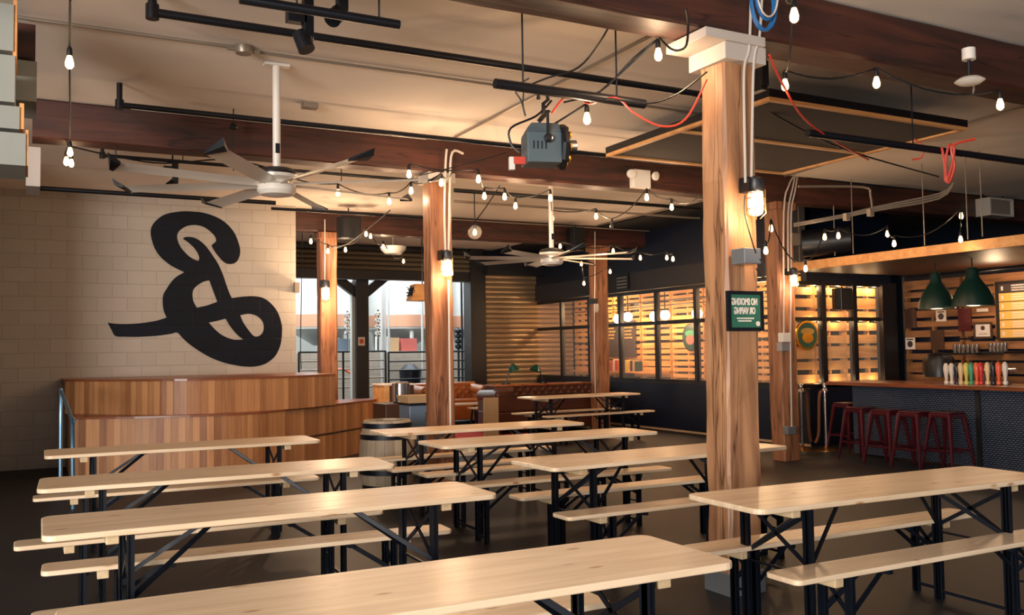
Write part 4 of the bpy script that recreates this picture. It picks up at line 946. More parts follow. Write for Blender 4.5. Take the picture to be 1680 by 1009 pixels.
def green_pendant(x, yb, d, label, R_=0.24):
    p = at(x, yb, d=d); t = thing('pendant_lamp', p, label, 'pendant lamp', 'green pendants over the bar')
    obj('lamp_shade', MB().lathe([(R_-0.012, 0.0), (R_, 0.0), (R_*0.93, 0.10), (R_*0.72, 0.22), (R_*0.42, 0.33), (R_*0.32, 0.37), (R_*0.28, 0.46), (R_*0.2, 0.50), (0.0, 0.50)], n=32), 'greendark', t, smooth=True)
    obj('shade_lining', MB().lathe([(R_-0.012, 0.002), (R_*0.9, 0.10), (R_*0.68, 0.21), (R_*0.38, 0.32), (0.0, 0.34)], n=32), 'shadein', t, smooth=True)
    obj('bulb', MB().lathe([(0.015, 0.2), (0.035, 0.14), (0.03, 0.09), (0, 0.07)], n=12), 'lampglow', t, smooth=True)
    obj('stem', MB().tube([(0, 0, 0.5), (0, 0, 2.66-p.z+0.01)], 0.01, 6), 'pipe', t)
    point('pendant_light', p+Vector((0, 0, -0.02)), 9, WARM, 0.08)
green_pendant(1537, 507, 12.4, 'left of the two dark green bell pendants over the bar'); green_pendant(1597, 502, 11.9, 'right of the two dark green bell pendants over the bar', 0.265)
P = [at(1485, 457, d=13.0), at(1680, 436, d=11.3)]; tag(obj('track_rail', MB().tube(P, 0.018, 6), 'pipe'), 'black rail under the bar canopy behind the green pendants', 'lighting bar')
# taps
t = thing('tap_tower', (10.72, 7.0, 1.035), 'chrome beer tap tower on the bar behind the coloured handles', 'tap tower')
ya, yb_ = at(1650, 634, u=10.62).y, at(1553, 634, u=10.62).y
tower = t
obj('manifold', MB().tube([(0.05, ya-7.05, 0.17), (0.05, yb_-6.95, 0.17)], 0.035, 12), 'chrome', t, smooth=True)
for yy in (ya+0.1, (ya+yb_)/2, yb_-0.1): obj('tower_leg', MB().tube([(0.05, yy-7.0, 0), (0.05, yy-7.0, 0.17)], 0.03, 12), 'chrome', t, smooth=True)
TAPS = [(1553, 'tw', 'white'), (1562, 'tw', 'white'), (1570, 'tb', 'black'), (1577, 'tc', 'cream'), (1586, 'ty', 'yellow'), (1594, 'tg', 'green'), (1603, 'to', 'orange'), (1610, 'tr', 'red'), (1621, 'tc', 'cream'), (1630, 'tb', 'black'), (1639, 'to', 'orange'), (1650, 'tw', 'white')]
wh = ['first (leftmost)', 'second', 'third', 'fourth', 'fifth', 'sixth', 'seventh', 'eighth', 'ninth', 'tenth', 'eleventh', 'twelfth (rightmost)']
for i, (x, mt, cn) in enumerate(TAPS):
    p = at(x, 632, u=10.60); zb = p.z
    h_ = obj('tap_handle', MB().lathe([(0.016, 0.0), (0.030, 0.015), (0.030, 0.045), (0.017, 0.06), (0.022, 0.11), (0.034, 0.19), (0.034, 0.24), (0.022, 0.275), (0.014, 0.285), (0, 0.287)], n=12), mt, tower, smooth=True, loc=(10.60-10.72, p.y-7.0, zb-1.035)); h_['label'] = cn+' handle'
    obj('faucet', MB().tube([(0.15, 0, 0.03), (0.02, 0, 0.0), (-0.02, 0, -0.05)], 0.012, 8), 'chrome', h_, smooth=True)
# glass shelves behind
g = (('back', 1560, 1608, 574), ('front', 1618, 1655, 572))
for nm, x0, x1, y in g:
    a = at(x0, y+5, u=12.2); b = at(x1, y+5, u=12.2)
    t = obj('glass_shelf', MB().box(12.1, 12.745, b.y, a.y, a.z-0.03, a.z), 'pipe'); tag(t, 'black shelf of glasses behind the taps, %s one' % ('left' if nm == 'back' else 'right'), 'shelf')
    n = 6 if nm == 'back' else 5
    for k in range(n):
        yy = a.y-0.06-k*(a.y-b.y-0.12)/(n-1)
        o = obj('beer_glass', MB().lathe([(0.022, 0.0), (0.024, 0.01), (0.036, 0.08), (0.038, 0.12), (0.035, 0.12), (0.03, 0.06), (0.0, 0.015)], n=12), 'chrome', loc=(12.22, yy, a.z), smooth=True)
        tag(o, '%s shiny beer glass from the left on the %s shelf behind the taps' % (wh[k].split()[0], 'left' if nm == 'back' else 'right'), 'glass', 'glasses on the %s bar shelf' % ('left' if nm == 'back' else 'right'))
# menu board, posters on the pallets
def ubox(nm, x0, y0, x1, y1, u_, th, mat, label=None, cat=None, parent=None):
    a = at(x0, y0, u=u_); b = at(x1, y1, u=u_); z0, z1 = at((x0+x1)/2, y1, u=u_).z, at((x0+x1)/2, y0, u=u_).z
    o = obj(nm, MB().box(u_-th, u_, b.y, a.y, z0, z1), mat, parent); 
    if label: tag(o, label, cat)
    return o, a.y, b.y, z0, z1
UM = UBK-0.01
def upanel(nm, x0, y0, x1, y1, th, mat, label, cat, rows=(), rowmat='cream'):
    a = at(x0, y0, u=UM); b = at(x1, y1, u=UM); z0, z1 = b.z, at(x0, y0, u=UM).z
    t = thing(nm, (UM, (a.y+b.y)/2, z0), label, cat); hw = (a.y-b.y)/2; h_ = z1-z0
    return t, hw, h_
t, hw, h_ = upanel('menu_board', 1634, 463, 1735, 556, 0.03, 'menudark', 'tall black framed beer menu board at the right edge', 'menu board')
obj('board', MB().box(-0.03, 0, -hw, hw, 0, h_), 'blackframe', t)
rn = random.Random(3)
for k in range(6):
    z1_ = h_-0.04-k*(h_-0.06)/6; z0_ = z1_-(h_-0.06)/6+0.012
    r_ = obj('menu_row', MB().box(-0.036, -0.03, -hw+0.03, hw-0.06, z0_, z1_), 'menudark' if k == 0 else 'menu', t); m = MB()
    for ln_ in range(3):
        y = hw-0.10; 
        m.box(-0.039, -0.036, y-0.03, y, z0_+0.03, z0_+0.09) if ln_ == 0 else None
        y -= 0.16
        while y > -hw+0.1:
            wd = rn.uniform(0.008, 0.02); m.box(-0.039, -0.036, y-wd, y, z0_+0.015+ln_*0.035, z0_+0.035+ln_*0.035); y -= wd+0.008
    obj('row_lettering', m, 'cream', r_)
point('menu_fill', (12.1, at(1680, 500, u=UM).y, 2.3), 22, WARM, 0.1)  # added fill lamp with no fitting, brightens the menu board
for nm, x0, y0, x1, y1, mt, lb in (('dark_poster', 1485, 507, 1504, 538, 'darkwood', 'dark poster beside the left green pendant on the bar pallets'), ('dark_poster', 1527, 542, 1550, 574, 'darkwood', 'dark brown poster below the left green pendant'),
                                  ('dark_poster', 1572, 506, 1595, 543, 'stool', 'dark red poster below the right green pendant'), ('small_poster', 1536, 509, 1553, 527, 'cream', 'small white illustrated poster under the left pendant'),
                                  ('small_poster', 1486, 554, 1502, 573, 'cream', 'small white illustrated card low on the bar pallets'), ('framed_certificate', 1601, 532, 1626, 552, 'cream', 'pale framed certificate left of the menu board'),
                                  ('small_label', 1603, 506, 1622, 511, 'cream', 'tiny white lettered strip under the right green pendant')):
    a = at(x0, y0, u=UM); b = at(x1, y1, u=UM); t = thing(nm, (UM, (a.y+b.y)/2, b.z), lb, 'poster'); hw = (a.y-b.y)/2; h_ = at((x0+x1)/2, y0, u=UM).z-b.z
    obj('sheet', MB().box(-0.012, 0, -hw, hw, 0, h_), mt, t)
    if nm == 'small_poster': obj('ink_drawing', MB().lathe([(0, 0), (hw*0.6, 0), (hw*0.6, 0.002), (0, 0.002)], c=(-0.012, 0, h_*0.45), ax=(-1, 0, 0), n=9).box(-0.014, -0.012, -hw*0.7, hw*0.7, h_*0.8, h_*0.9), 'menudark', t)
    if nm == 'framed_certificate':
        obj('frame', MB().box(-0.02, -0.001, -hw-0.03, -hw, -0.03, h_+0.03).box(-0.02, -0.001, hw, hw+0.03, -0.03, h_+0.03).box(-0.02, -0.001, -hw, hw, h_, h_+0.03).box(-0.02, -0.001, -hw, hw, -0.03, 0), 'darkwood', t)
        obj('crest', MB().lathe([(0, 0), (0.035, 0), (0.035, 0.002), (0, 0.002)], c=(-0.012, 0, h_*0.7), ax=(-1, 0, 0), n=12).box(-0.014, -0.012, -hw*0.6, hw*0.6, h_*0.2, h_*0.24), 'menudark', t)
# dark hump (mixing bowl / cap) by the pallets
p = at(1540, 590, d=13.5); tag(obj('covered_machine', MB().lathe([(0.22, -0.25), (0.22, -0.02), (0.18, 0.06), (0.08, 0.10), (0, 0.11)], c=p, n=20), 'pipe', smooth=True), 'black domed machine left of the tap handles behind the bar', 'bar machine')
# shields
def shield(x0, y0, x1, y1, plane, val, label, mt, mt2):
    a = at(x0, y0, **{plane: val}); b = at(x1, y1, **{plane: val}); c = (a+b)/2
    w_ = ((a.x-b.x)**2+(a.y-b.y)**2)**0.5/2; h_ = abs(a.z-b.z)/2
    t = thing('oval_sign', (c.x, c.y, c.z-h_), label, 'sign'); ax = Vector((-1, 0, 0)) if plane == 'u' else Vector((0, -1, 0))
    def disc(k, d0, d1, zc=0, hk=1):
        m = MB(); A = []; B = []
        for i in range(28):
            t_ = 2*math.pi*i/28; y = w_*k*math.cos(t_); z = h_+zc+h_*k*hk*math.sin(t_)*(1.0 if math.sin(t_) > 0 else 1.05)
            q = Vector((0, y, z)) if plane == 'u' else Vector((y, 0, z)); A.append(m.bm.verts.new(q+ax*d0)); B.append(m.bm.verts.new(q+ax*d1))
        for i in range(28): m.face([A[i], A[(i+1) % 28], B[(i+1) % 28], B[i]])
        m.face(A); m.face(B); return m
    obj('rim', disc(1, 0.0, 0.03), mt2, t); obj('face', disc(0.86, 0.03, 0.036), mt, t); obj('emblem', disc(0.5, 0.036, 0.042, -h_*0.2, 0.7), 'gold' if plane == 'v' else 'pinkbin', t)
    obj('arc_band', disc(0.6, 0.0365, 0.04, h_*0.25, 0.4), 'menu' if plane == 'v' else 'tg', t)
shield(1121, 531, 1149, 575, 'u', UA-0.03, 'round green and black sign on the pallets behind the partition', 'green', 'blackframe')
shield(1303, 526, 1341, 573, 'v', VB-0.03, 'green and gold oval shield sign hung on the glazing near the bar', 'greenpost', 'gold')
# stools
def make_stool():
    t = thing('bar_stool', (0, 0, 0), '', 'bar stool', 'burgundy bar stools along the bar'); h = 0.71; a, b = 0.15, 0.215
    obj('seat', rounded_plate(0.31, 0.31, h-0.02, h, 0.05).prism([(-0.15, -0.15), (0.15, -0.15), (0.15, 0.15), (-0.15, 0.15)], h-0.07, h-0.02), 'stool', t, bevel=0.008)
    for sx in (-1, 1):
        for sy in (-1, 1):
            m = MB(); 
            p0 = Vector((sx*(a-0.02), sy*(a-0.02), h-0.03)); p1 = Vector((sx*b, sy*b, 0.0))
            m.tube([p0, p0.lerp(p1, 0.5), p1.lerp(p0, 0.06), p1], [0.032, 0.024, 0.015, 0.010], 8)
            obj('leg', m, 'stool', t, smooth=True)
    m = MB(); r_ = 0.191
    for q0, q1 in (((-1, -1), (1, -1)), ((1, -1), (1, 1)), ((1, 1), (-1, 1)), ((-1, 1), (-1, -1))): m.bar((q0[0]*r_, q0[1]*r_, 0.24), (q1[0]*r_, q1[1]*r_, 0.24), 0.008, 0.025)
    obj('foot_ring', m, 'stool', t)
    return t
st0 = make_stool()
for i, (x, y, wd) in enumerate(((1417, 758, 'leftmost full'), (1462, 766, 'second'), (1509.6, 772, 'third'), (1562.7, 775, 'fourth'), (1395, 750, 'half hidden leftmost'))):
    o = st0 if i == 0 else copy_tree(st0); p = at(x, y, z=0.0); o.location = (p.x+0.20, p.y+0.20, 0) if i < 4 else (10.69, 9.66, 0)
    o['label'] = ('burgundy metal bar stool, %s in the row at the bar' % wd) if i < 4 else 'burgundy bar stool half hidden behind the corner of the bar'
    if i < 4: o.location.x = min(o.location.x, UB-0.24)
# stanchions
t0 = None
for i, (x, lb) in enumerate(((1317, 'left chrome rope stanchion beside the conduit post'), (1356, 'right chrome rope stanchion nearer the bar'))):
    p = at(x, 739, z=0); t = thing('rope_stanchion', (p.x, p.y, 0), lb, 'stanchion', 'rope stanchions')
    obj('pole', MB().tube([(0, 0, 0.03), (0, 0, 0.99)], 0.022, 12), 'chrome', t, smooth=True)
    obj('base', MB().lathe([(0.19, 0), (0.19, 0.012), (0.10, 0.03), (0.03, 0.05), (0.03, 0.07), (0, 0.07)], n=28), 'brass', t, smooth=True)
    obj('collar', MB().lathe([(0.04, 0.86), (0.04, 0.90), (0.025, 0.92), (0.03, 0.98), (0.02, 1.0), (0, 1.0)], n=16), 'chrome', t, smooth=True)
    s = 1 if i == 0 else -1
    m = MB().tube(smooth_pts([(0.04*s, 0, 0.88), (0.09*s, 0, 0.86), (0.12*s, 0, 0.75), (0.13*s, 0, 0.55), (0.15*s, 0, 0.25), (0.20*s, 0.02, 0.12)], 4), 0.022, 8)
    obj('rope', m, 'rope', t, smooth=True)

# ================================================================ BARREL AND CLUTTER BY THE POST
t = thing('wooden_barrel', (3.53, 9.66, 0), 'old grey wooden barrel with dark iron hoops behind the benches', 'barrel'); Hb = 0.80
prof = [(0.255+0.055*math.sin(math.pi*k/10), Hb*k/10) for k in range(11)]
obj('staves', MB().lathe(prof+[(0.235, Hb), (0.235, Hb-0.03), (0, Hb-0.03)], n=30), 'barrel', t, smooth=True)
for z in (0.05, 0.22, 0.60, Hb-0.08):
    r_ = 0.259+0.055*math.sin(math.pi*(z+0.02)/Hb); obj('hoop', MB().lathe([(r_, z), (r_+0.003, z), (r_+0.004, z+0.055), (r_, z+0.055)], n=30), 'blacksteel', t, smooth=True)
def simple(nm, c, dims, mat, label, cat, rz=0, parts=()):
    t = thing(nm, c, label, cat, rz=rz); a, b, h = dims[0]/2, dims[1]/2, dims[2]
    obj('body', MB().box(-a, a, -b, b, 0, h), mat, t, bevel=0.01)
    for pn_, bx_, mt in parts: obj(pn_, MB().box(*bx_), mt, t, bevel=0.004)
    return t
p = at(683, 645, d=11.6)
simple('waste_bin', (p.x, p.y, 0), (0.33, 0.36, 0.88), 'bluegrey', 'blue grey metal bin cabinet left of the barrel post', 'bin', parts=(('lid', (-0.18, 0.18, -0.19, 0.19, 0.88, 0.91), 'pipe'), ('handle_plate', (0.05, 0.11, -0.19, -0.18, 0.68, 0.8), 'pipe')))
tag(obj('cardboard_box', MB().hexa([(p.x-0.17, p.y-0.16, 0.91), (p.x+0.17, p.y-0.16, 0.91), (p.x+0.17, p.y+0.16, 0.91), (p.x-0.17, p.y+0.16, 0.91), (p.x-0.2, p.y-0.19, 1.0), (p.x+0.2, p.y-0.19, 1.0), (p.x+0.2, p.y+0.19, 1.0), (p.x-0.2, p.y+0.19, 1.0)]), 'cardboard'), 'open tan tray lying on the blue grey bin', 'box')
tag(obj('steel_keg', MB().lathe([(0.10, 0), (0.12, 0.02), (0.12, 0.26), (0.10, 0.28), (0, 0.28)], c=(p.x+0.06, p.y+0.7, 0.87), n=18), 'chrome', smooth=True), 'shiny steel canister behind the tan tray', 'canister')
t_ = simple('dark_cabinet', (p.x+0.02, p.y+0.75, 0), (0.5, 0.5, 0.87), 'darkwood', 'dark low cabinet under the steel canister', 'cabinet')
p = at(650, 632, d=14.8)
simple('lectern_cabinet', (p.x, p.y, 0), (0.42, 0.5, 1.02), 'darkwood', 'dark wooden cabinet with a pale side at the end of the stage', 'cabinet', parts=(('pale_side', (-0.3, -0.21, -0.26, 0.26, 0, 1.03), 'frameorange'), ('top_board', (-0.32, 0.24, -0.27, 0.27, 1.02, 1.045), 'cream')))

# ================================================================ LOUNGE
def tufted(mb, W, Hh, nx, nz, depth, seed=0):
    """quilted panel in XZ bulging to -Y"""
    NX, NZ = nx*6, nz*6; g = []
    for j in range(NZ+1):
        row = []
        for i in range(NX+1):
            x, z = i/NX, j/NZ; a = x*nx; b = z*nz
            s = abs(math.sin(math.pi*(a+b)/1.0))*abs(math.sin(math.pi*(a-b)/1.0))
            row.append(mb.bm.verts.new((-W/2+W*x, -depth*(s**0.5), Hh*z)))
        g.append(row)
    for j in range(NZ):
        for i in range(NX): mb.face([g[j][i], g[j][i+1], g[j+1][i+1], g[j+1][i]])
    return mb
def sofa(c, W, rz, mat, label, tuft=7, back_visible=False):
    t = thing('chesterfield_sofa', c, label, 'sofa', rz=rz); D = 0.85; hb = 0.82
    obj('base', MB().box(-W/2, W/2, -D/2, D/2, 0.08, 0.42), mat, t, bevel=0.02)
    obj('seat_cushion', MB().box(-W/2+0.2, W/2-0.2, -D/2-0.01, D/2-0.22, 0.42, 0.52), mat, t, bevel=0.03)
    m = MB().box(-W/2, W/2, D/2-0.2, D/2, 0.42, hb-0.06); obj('back_frame', m, mat, t, bevel=0.02)
    m = tufted(MB(), W-0.3, hb-0.45, tuft, 2, 0.045)
    for v in m.bm.verts: v.co.y += D/2-0.205; v.co.z += 0.46
    obj('tufted_back', m, mat, t, smooth=True)
    m = MB().tube([(-W/2+0.02, D/2-0.1, hb-0.05), (W/2-0.02, D/2-0.1, hb-0.05)], 0.10, 16)
    obj('rolled_top', m, mat, t, smooth=True)
    for s in (-1, 1):
        x = s*(W/2-0.1); ar = obj('arm', MB().box(x-0.09, x+0.09, -D/2, D/2-0.05, 0.08, hb-0.12).tube([(x, -D/2, hb-0.13), (x, D/2-0.08, hb-0.1)], 0.12, 16), mat, t, smooth=True)
        obj('arm_front', MB().lathe([(0, 0), (0.09, 0), (0.08, 0.012), (0, 0.015)], c=(x, -D/2, hb-0.13), ax=(0, -1, 0), n=18), 'brass', ar)
    for s in (-1, 1):
        for q in (-1, 1): obj('foot', MB().lathe([(0.03, 0), (0.04, 0.08)], c=(s*(W/2-0.1), q*(D/2-0.1), 0), n=10), 'darkwood', t)
    return t
p = at(775, 650, d=19.0); sofa((p.x-0.08, 18.3, 0), 1.6, 0.0, 'leather', 'tan buttoned leather sofa facing the camera under the brewery opening')
p0 = at(826, 700, d=16.7); sc = Vector((p0.x+1.0, p0.y+0.45, 0))
sofa(sc, 2.2, math.pi, 'leatherdark', 'dark brown buttoned leather sofa seen from behind, before the shutter', 9)
tag(obj('side_panel', MB().box(p0.x-0.42, p0.x-0.12, p0.y-0.06, p0.y-0.02, 0, 0.70), 'beige', bevel=0.01), 'pale beige panel standing at the end of the brown sofa', 'panel')
m = MB(); tag(obj('throw_blanket', tufted(MB(), 1.9, 0.16, 12, 1, 0.07), 'leatherdark', loc=(sc.x+0.1, sc.y-0.52, 0.74), smooth=True), 'rumpled dark leather cushion row along the brown sofa back', 'cushion')
tag(obj('rug', MB().box(6.75, 8.35, 14.9, 17.4, 0.001, 0.012), 'rug'), 'faded red patterned rug in the lounge', 'rug')
def side_table(c, w_, d_, h_, label, top='beige'):
    t = thing('coffee_table', c, label, 'table'); obj('tabletop', MB().box(-w_/2, w_/2, -d_/2, d_/2, h_-0.03, h_), top, t, bevel=0.005)
    for s in (-1, 1):
        for q in (-1, 1): obj('leg', MB().bar((s*(w_/2-0.08), q*(d_/2-0.06), h_-0.03), (s*(w_/2-0.04), q*(d_/2-0.04), 0.0125), 0.03), 'blacksteel', t)
p = at(765, 662, z=0.5); side_table((p.x-0.1, p.y+0.1, 0), 1.0, 0.5, 0.5, 'low pale coffee table before the tan sofa')
p = at(792, 668, z=0.45); side_table((p.x, p.y, 0), 0.5, 0.35, 0.45, 'small pale stool table beside the coffee table')
def desk_lamp(px, py, d, sx, label, zb):
    p = at(px, py, v=at(870, 630, d=18.0).y+0.6); t = thing('desk_lamp', (p.x, p.y, zb), label, 'desk lamp'); h = p.z-zb
    obj('lamp_base', MB().lathe([(0.09, 0), (0.09, 0.02), (0, 0.025)], n=16), 'pipe', t)
    obj('arm', MB().tube([(0, 0, 0.02), (0.05*sx, 0, h*0.8), (0.08*sx, 0, h+0.1), (0.16*sx, 0, h+0.13)], 0.012, 6), 'pipe', t, smooth=True)
    obj('lamp_shade', MB().lathe([(0.04, 0.13), (0.06, 0.10), (0.12, 0.0), (0.11, 0.0), (0.0, 0.09)], c=(0.19*sx, 0, h+0.05), ax=(-0.4*sx, 0, 1), n=18), 'green', t, smooth=True)
desk_lamp(830, 612, 16.3, 1, 'dark green gooseneck desk lamp left, behind the brown sofa', 0.871)
desk_lamp(891, 612, 16.3, -1, 'slim desk lamp right, behind the brown sofa', 0.871)
p = at(870, 630, d=18.0); simple('console_table', (p.x+0.5, p.y+0.6, 0), (2.2, 0.4, 0.84), 'darkwood', 'dark console table behind the brown sofa carrying two lamps', 'console table', parts=(('plank_top', (-1.15, 1.15, -0.22, 0.22, 0.84, 0.87), 'bartop'),))
point('lounge_lamp_light', at(862, 600, d=17.6), 16, WARM, 0.1)

# ================================================================ SNUG BEHIND THE PARTITION
for i, (x, y, d, lb) in enumerate(((1013.8, 523, 15.6, 'leftmost glowing white globe behind the partition'), (1030, 520, 15.9, 'second glowing white globe behind the partition'), (1074, 519, 14.8, 'third glowing white globe behind the partition'), (1091, 517, 14.6, 'fourth glowing white globe behind the partition'), (1143.5, 515, 13.9, 'rightmost glowing white globe behind the partition'))):
    uu = 11.05 if i % 2 == 0 else 11.3; p = at(x, y, u=uu); t = thing('globe_pendant', p, lb, 'pendant lamp', 'globe pendants in the snug')
    obj('glass_globe', MB().lathe([(0.04, 0.085)]+[(0.10*math.sin(a), 0.10*math.cos(a)) for a in [0.45+k*(math.pi-0.45)/8 for k in range(8)]]+[(0, -0.10)], n=18), 'globe', t, smooth=True)
    obj('stem', MB().tube([(0, 0, 0.085), (0, 0, 2.795-p.z)], 0.012, 6), 'pipe', t)
    point('snug_light', p+Vector((-0.0, 0, -0.16)), 18, (1.0, 0.60, 0.28), 0.06)
point('snug_light', (11.25, 17.2, 2.45), 50, (1.0, 0.66, 0.34), 0.06)  # extra lamp with no globe, added to light the snug pallets
point('snug_light', (11.25, 12.0, 2.45), 50, (1.0, 0.66, 0.34), 0.06)  # second added lamp without a globe, for the near snug pallets
for q_, zz_, pw_ in [(q, z, w_) for q in (10.98, 11.5, 12.0, 12.35) for z, w_ in ((2.46, 6), (1.93, 3), (1.0, 1.6))]: point('return_fill', (q_, VB+0.12, zz_), pw_, (1.0, 0.66, 0.34), 0.03)  # lamps added behind the glazing to brighten the pallets, no fitting there
tag(obj('track_rail', MB().tube([(11.2, 11.5, 2.5), (11.2, 18.5, 2.5)], 0.016, 6), 'pipe'), 'black lamp rail behind the partition glass', 'lighting bar')
tag(obj('track_rail', MB().tube([(11.4, 11.5, 2.42), (11.4, 18.5, 2.42)], 0.012, 6), 'pipe'), 'thin second lamp rail behind the partition glass', 'lighting bar')
# chalkboard, bookshelf, books
a = at(986, 520, u=UA-0.03); b = at(1044, 588, u=UA-0.03); zt = at(1020, 527, u=UA-0.03).z; zb = at(1020, 586, u=UA-0.03).z
t = thing('chalkboard_menu', (UA-0.03, (a.y+b.y)/2, zb), 'dark menu board with rows of small writing behind the partition', 'menu board'); hw = (a.y-b.y)/2
bd = obj('board', MB().box(-0.03, 0, -hw, hw, 0, zt-zb), 'menudark', t); m = MB(); rn = random.Random(5)
for r_ in range(5):
    for side in (0, 1):
        y = hw-0.1-side*hw
        while y > 0.12-side*hw+(0 if side == 0 else 0): wd = rn.uniform(0.02, 0.06); m.box(-0.033, -0.03, y-wd, y, (zt-zb)-0.09-r_*0.075, (zt-zb)-0.06-r_*0.075); y -= wd+0.02
obj('chalk_writing', m, 'menu', bd)
sz = at(1040, 609, u=11.5).z; ysh0, ysh1 = at(1085, 609, u=11.5).y, at(940, 609, u=11.5).y
t = thing('wall_shelf', (11.55, (ysh0+ysh1)/2, sz-0.04), 'long wooden counter shelf with books behind the partition', 'shelf')
obj('shelf_board', MB().box(-0.15, 0.17, -(ysh1-ysh0)/2, (ysh1-ysh0)/2, 0, 0.04), 'frameorange', t)
obj('bracket', MB().box(-0.1, 0.15, -0.5, -0.46, -0.2, 0), 'blackframe', t); obj('bracket', MB().box(-0.1, 0.15, 0.5, 0.54, -0.2, 0), 'blackframe', t)
bk = ['orange', 'pinkbin', 'cream', 'redcable', 'menu', 'cream', 'tc', 'ty', 'menu', 'darkwood', 'beige', 'green']
x = 1003
for k in range(12):
    p = at(x, 600, u=11.5); h = random.uniform(0.19, 0.27); w_ = random.uniform(0.03, 0.06) if k != 3 else 0.09
    tag(obj('book', MB().box(11.42, 11.58, p.y-w_, p.y, sz+0.001, sz+h), bk[k]), '%s book, number %d from the left on the shelf behind the glass' % (('orange', 'pink', 'cream', 'red', 'gold', 'white', 'tan', 'yellow', 'amber', 'brown', 'beige', 'green')[k], k+1), 'book', 'books on the snug shelf')
    x += 2 + w_*45
p = at(1262, 470, u=11.2)
# snug furniture tops seen just above the sill
tag(obj('snug_table', MB().box(10.9, 11.3, 13.3, 16.5, 0.86, 0.9).box(11.05, 11.15, 14.8, 15.0, 0, 0.86), 'pine'), 'long narrow table just inside the partition glass', 'table')
# chalk grid sign on the header
a = at(1013, 453, u=U0-0.03); b = at(1030, 472, u=U0-0.03)
t = thing('letter_board', (U0-0.03, (a.y+b.y)/2, b.z), 'small black letter board on the header above the partition', 'sign'); hw = (a.y-b.y)/2; hh = a.z-b.z
bd = obj('board', MB().box(-0.03, 0, -hw-0.05, hw+0.05, -0.03, hh+0.03), 'cable', t); m = MB()
for r_ in range(4):
    for c_ in range(7): m.box(-0.034, -0.03, -hw+c_*hw*0.29, -hw+c_*hw*0.29+hw*0.17, r_*hh/4, r_*hh/4+hh*0.11)
obj('white_letters', m, 'conduit', bd)

# ================================================================ BREWERY BEYOND THE OPENING
struct('wall_brewery', MB().box(-1, 16, 26.4, 26.6, -0.5, 8.0), 'whitepaint')
struct('wall_brewery', MB().box(2.2, 2.4, 19.2, 26.4, 0, 8.0), 'whitepaint')
struct('wall_brewery', MB().box(14.0, 14.2, 19.4, 26.4, 0, 8.0), 'whitepaint')
struct('wall_brewery', MB().box(3.0, 13.9, 21.9, 22.75, 0, 1.555), 'whiteblock')
def tank(x, y, R_, z0, z1, label, skirt='copper'):
    t = thing('fermentation_tank', (x, y, 0), label, 'tank')
    obj('shell', MB().lathe([(R_*0.2, z0-R_*0.5), (R_, z0), (R_, z1), (R_*0.85, z1+R_*0.25), (R_*0.3, z1+R_*0.4), (0, z1+R_*0.42)], n=40), 'tank', t, smooth=True)
    if skirt: obj('copper_band', MB().lathe([(R_+0.01, z0+0.05), (R_+0.03, z0+0.05), (R_+0.03, z0+0.38), (R_+0.01, z0+0.38)], n=40), skirt, t, smooth=True)
    for k in range(3):
        a = 2*math.pi*k/3+0.4; obj('leg', MB().tube([(R_*0.85*math.cos(a), R_*0.85*math.sin(a), 0), (R_*0.85*math.cos(a), R_*0.85*math.sin(a), z0+0.1)], 0.06, 10), 'tank', t, smooth=True)
    return t
def tx(px, vv): return at(px, 520, v=vv).x
tank(tx(525, 24.4), 24.4, 0.88, 2.2, 5.0, 'white steel tank left of the dark braced post in the brewery')
tank(tx(662, 24.6), 24.6, 1.05, 2.2, 5.2, 'largest steel tank with a copper band right of the dark post')
tank(tx(772, 24.6), 24.6, 0.62, 2.2, 5.2, 'narrow steel tank at the right edge of the brewery opening')
def vrect(nm, x0, y0, x1, y1, v_, th, mat, label=None, cat=None, parent=None):
    a = at(x0, y0, v=v_); b = at(x1, y1, v=v_); o = obj(nm, MB().box(a.x, b.x, v_, v_+th, (1.556 if 22 < v_ < 22.7 else max(0.0, b.z)), a.z), mat, parent)
    if label: tag(o, label, cat)
    return o
vrect('orange_panel', 749, 440, 765, 522, 26.29, 0.1, 'orange', 'tall orange panel at the right of the brewery opening', 'panel')
vrect('white_cabinet', 622, 552, 636, 577, 22.2, 0.3, 'whitepaint', 'pale control cabinet behind the brewery railing', 'cabinet')
vrect('plywood_crate', 638, 554, 655, 577, 22.2, 0.3, 'beige', 'beige crate behind the brewery railing', 'crate')
vrect('red_tub', 660, 555, 684, 577, 22.1, 0.4, 'pinkbin', 'faded red tub behind the brewery railing', 'tub')
vrect('purple_tub', 551, 556, 575, 577, 22.1, 0.4, 'bluegrey', 'purple grey tub behind the brewery railing', 'tub')
# dark post with Y braces and a small sign
xa, xb = tx(585, 19.6), tx(605, 19.6); t = thing('braced_post', ((xa+xb)/2, 19.6, 0), 'dark square post with Y braces in the brewery opening', 'post'); c = (xa+xb)/2
obj('post', MB().box(xa-c, xb-c, 0, 0.28, 0, 3.6), 'header', t)
zt_ = at(594, 482, v=19.6).z; zt2 = at(594, 448, v=19.6).z
for s, e in ((-1, 0.78), (1, 0.72)): obj('brace', MB().bar((s*0.08, 0.14, zt_), (s*e, 0.14, zt2+0.05), 0.2, 0.16, up=(0, 1, 0)), 'blackframe', t)
vrect('light_jamb', 577, 462, 584, 655, 19.7, 0.15, 'whitepaint', 'pale painted strip beside the dark braced post', 'trim')
a = at(588, 553, v=19.58); b = at(599, 567, v=19.58); t = thing('small_sign', ((a.x+b.x)/2, 19.59, b.z), 'small orange and white no smoking sign on the dark braced post', 'sign'); w_, h_ = (b.x-a.x)/2, a.z-b.z
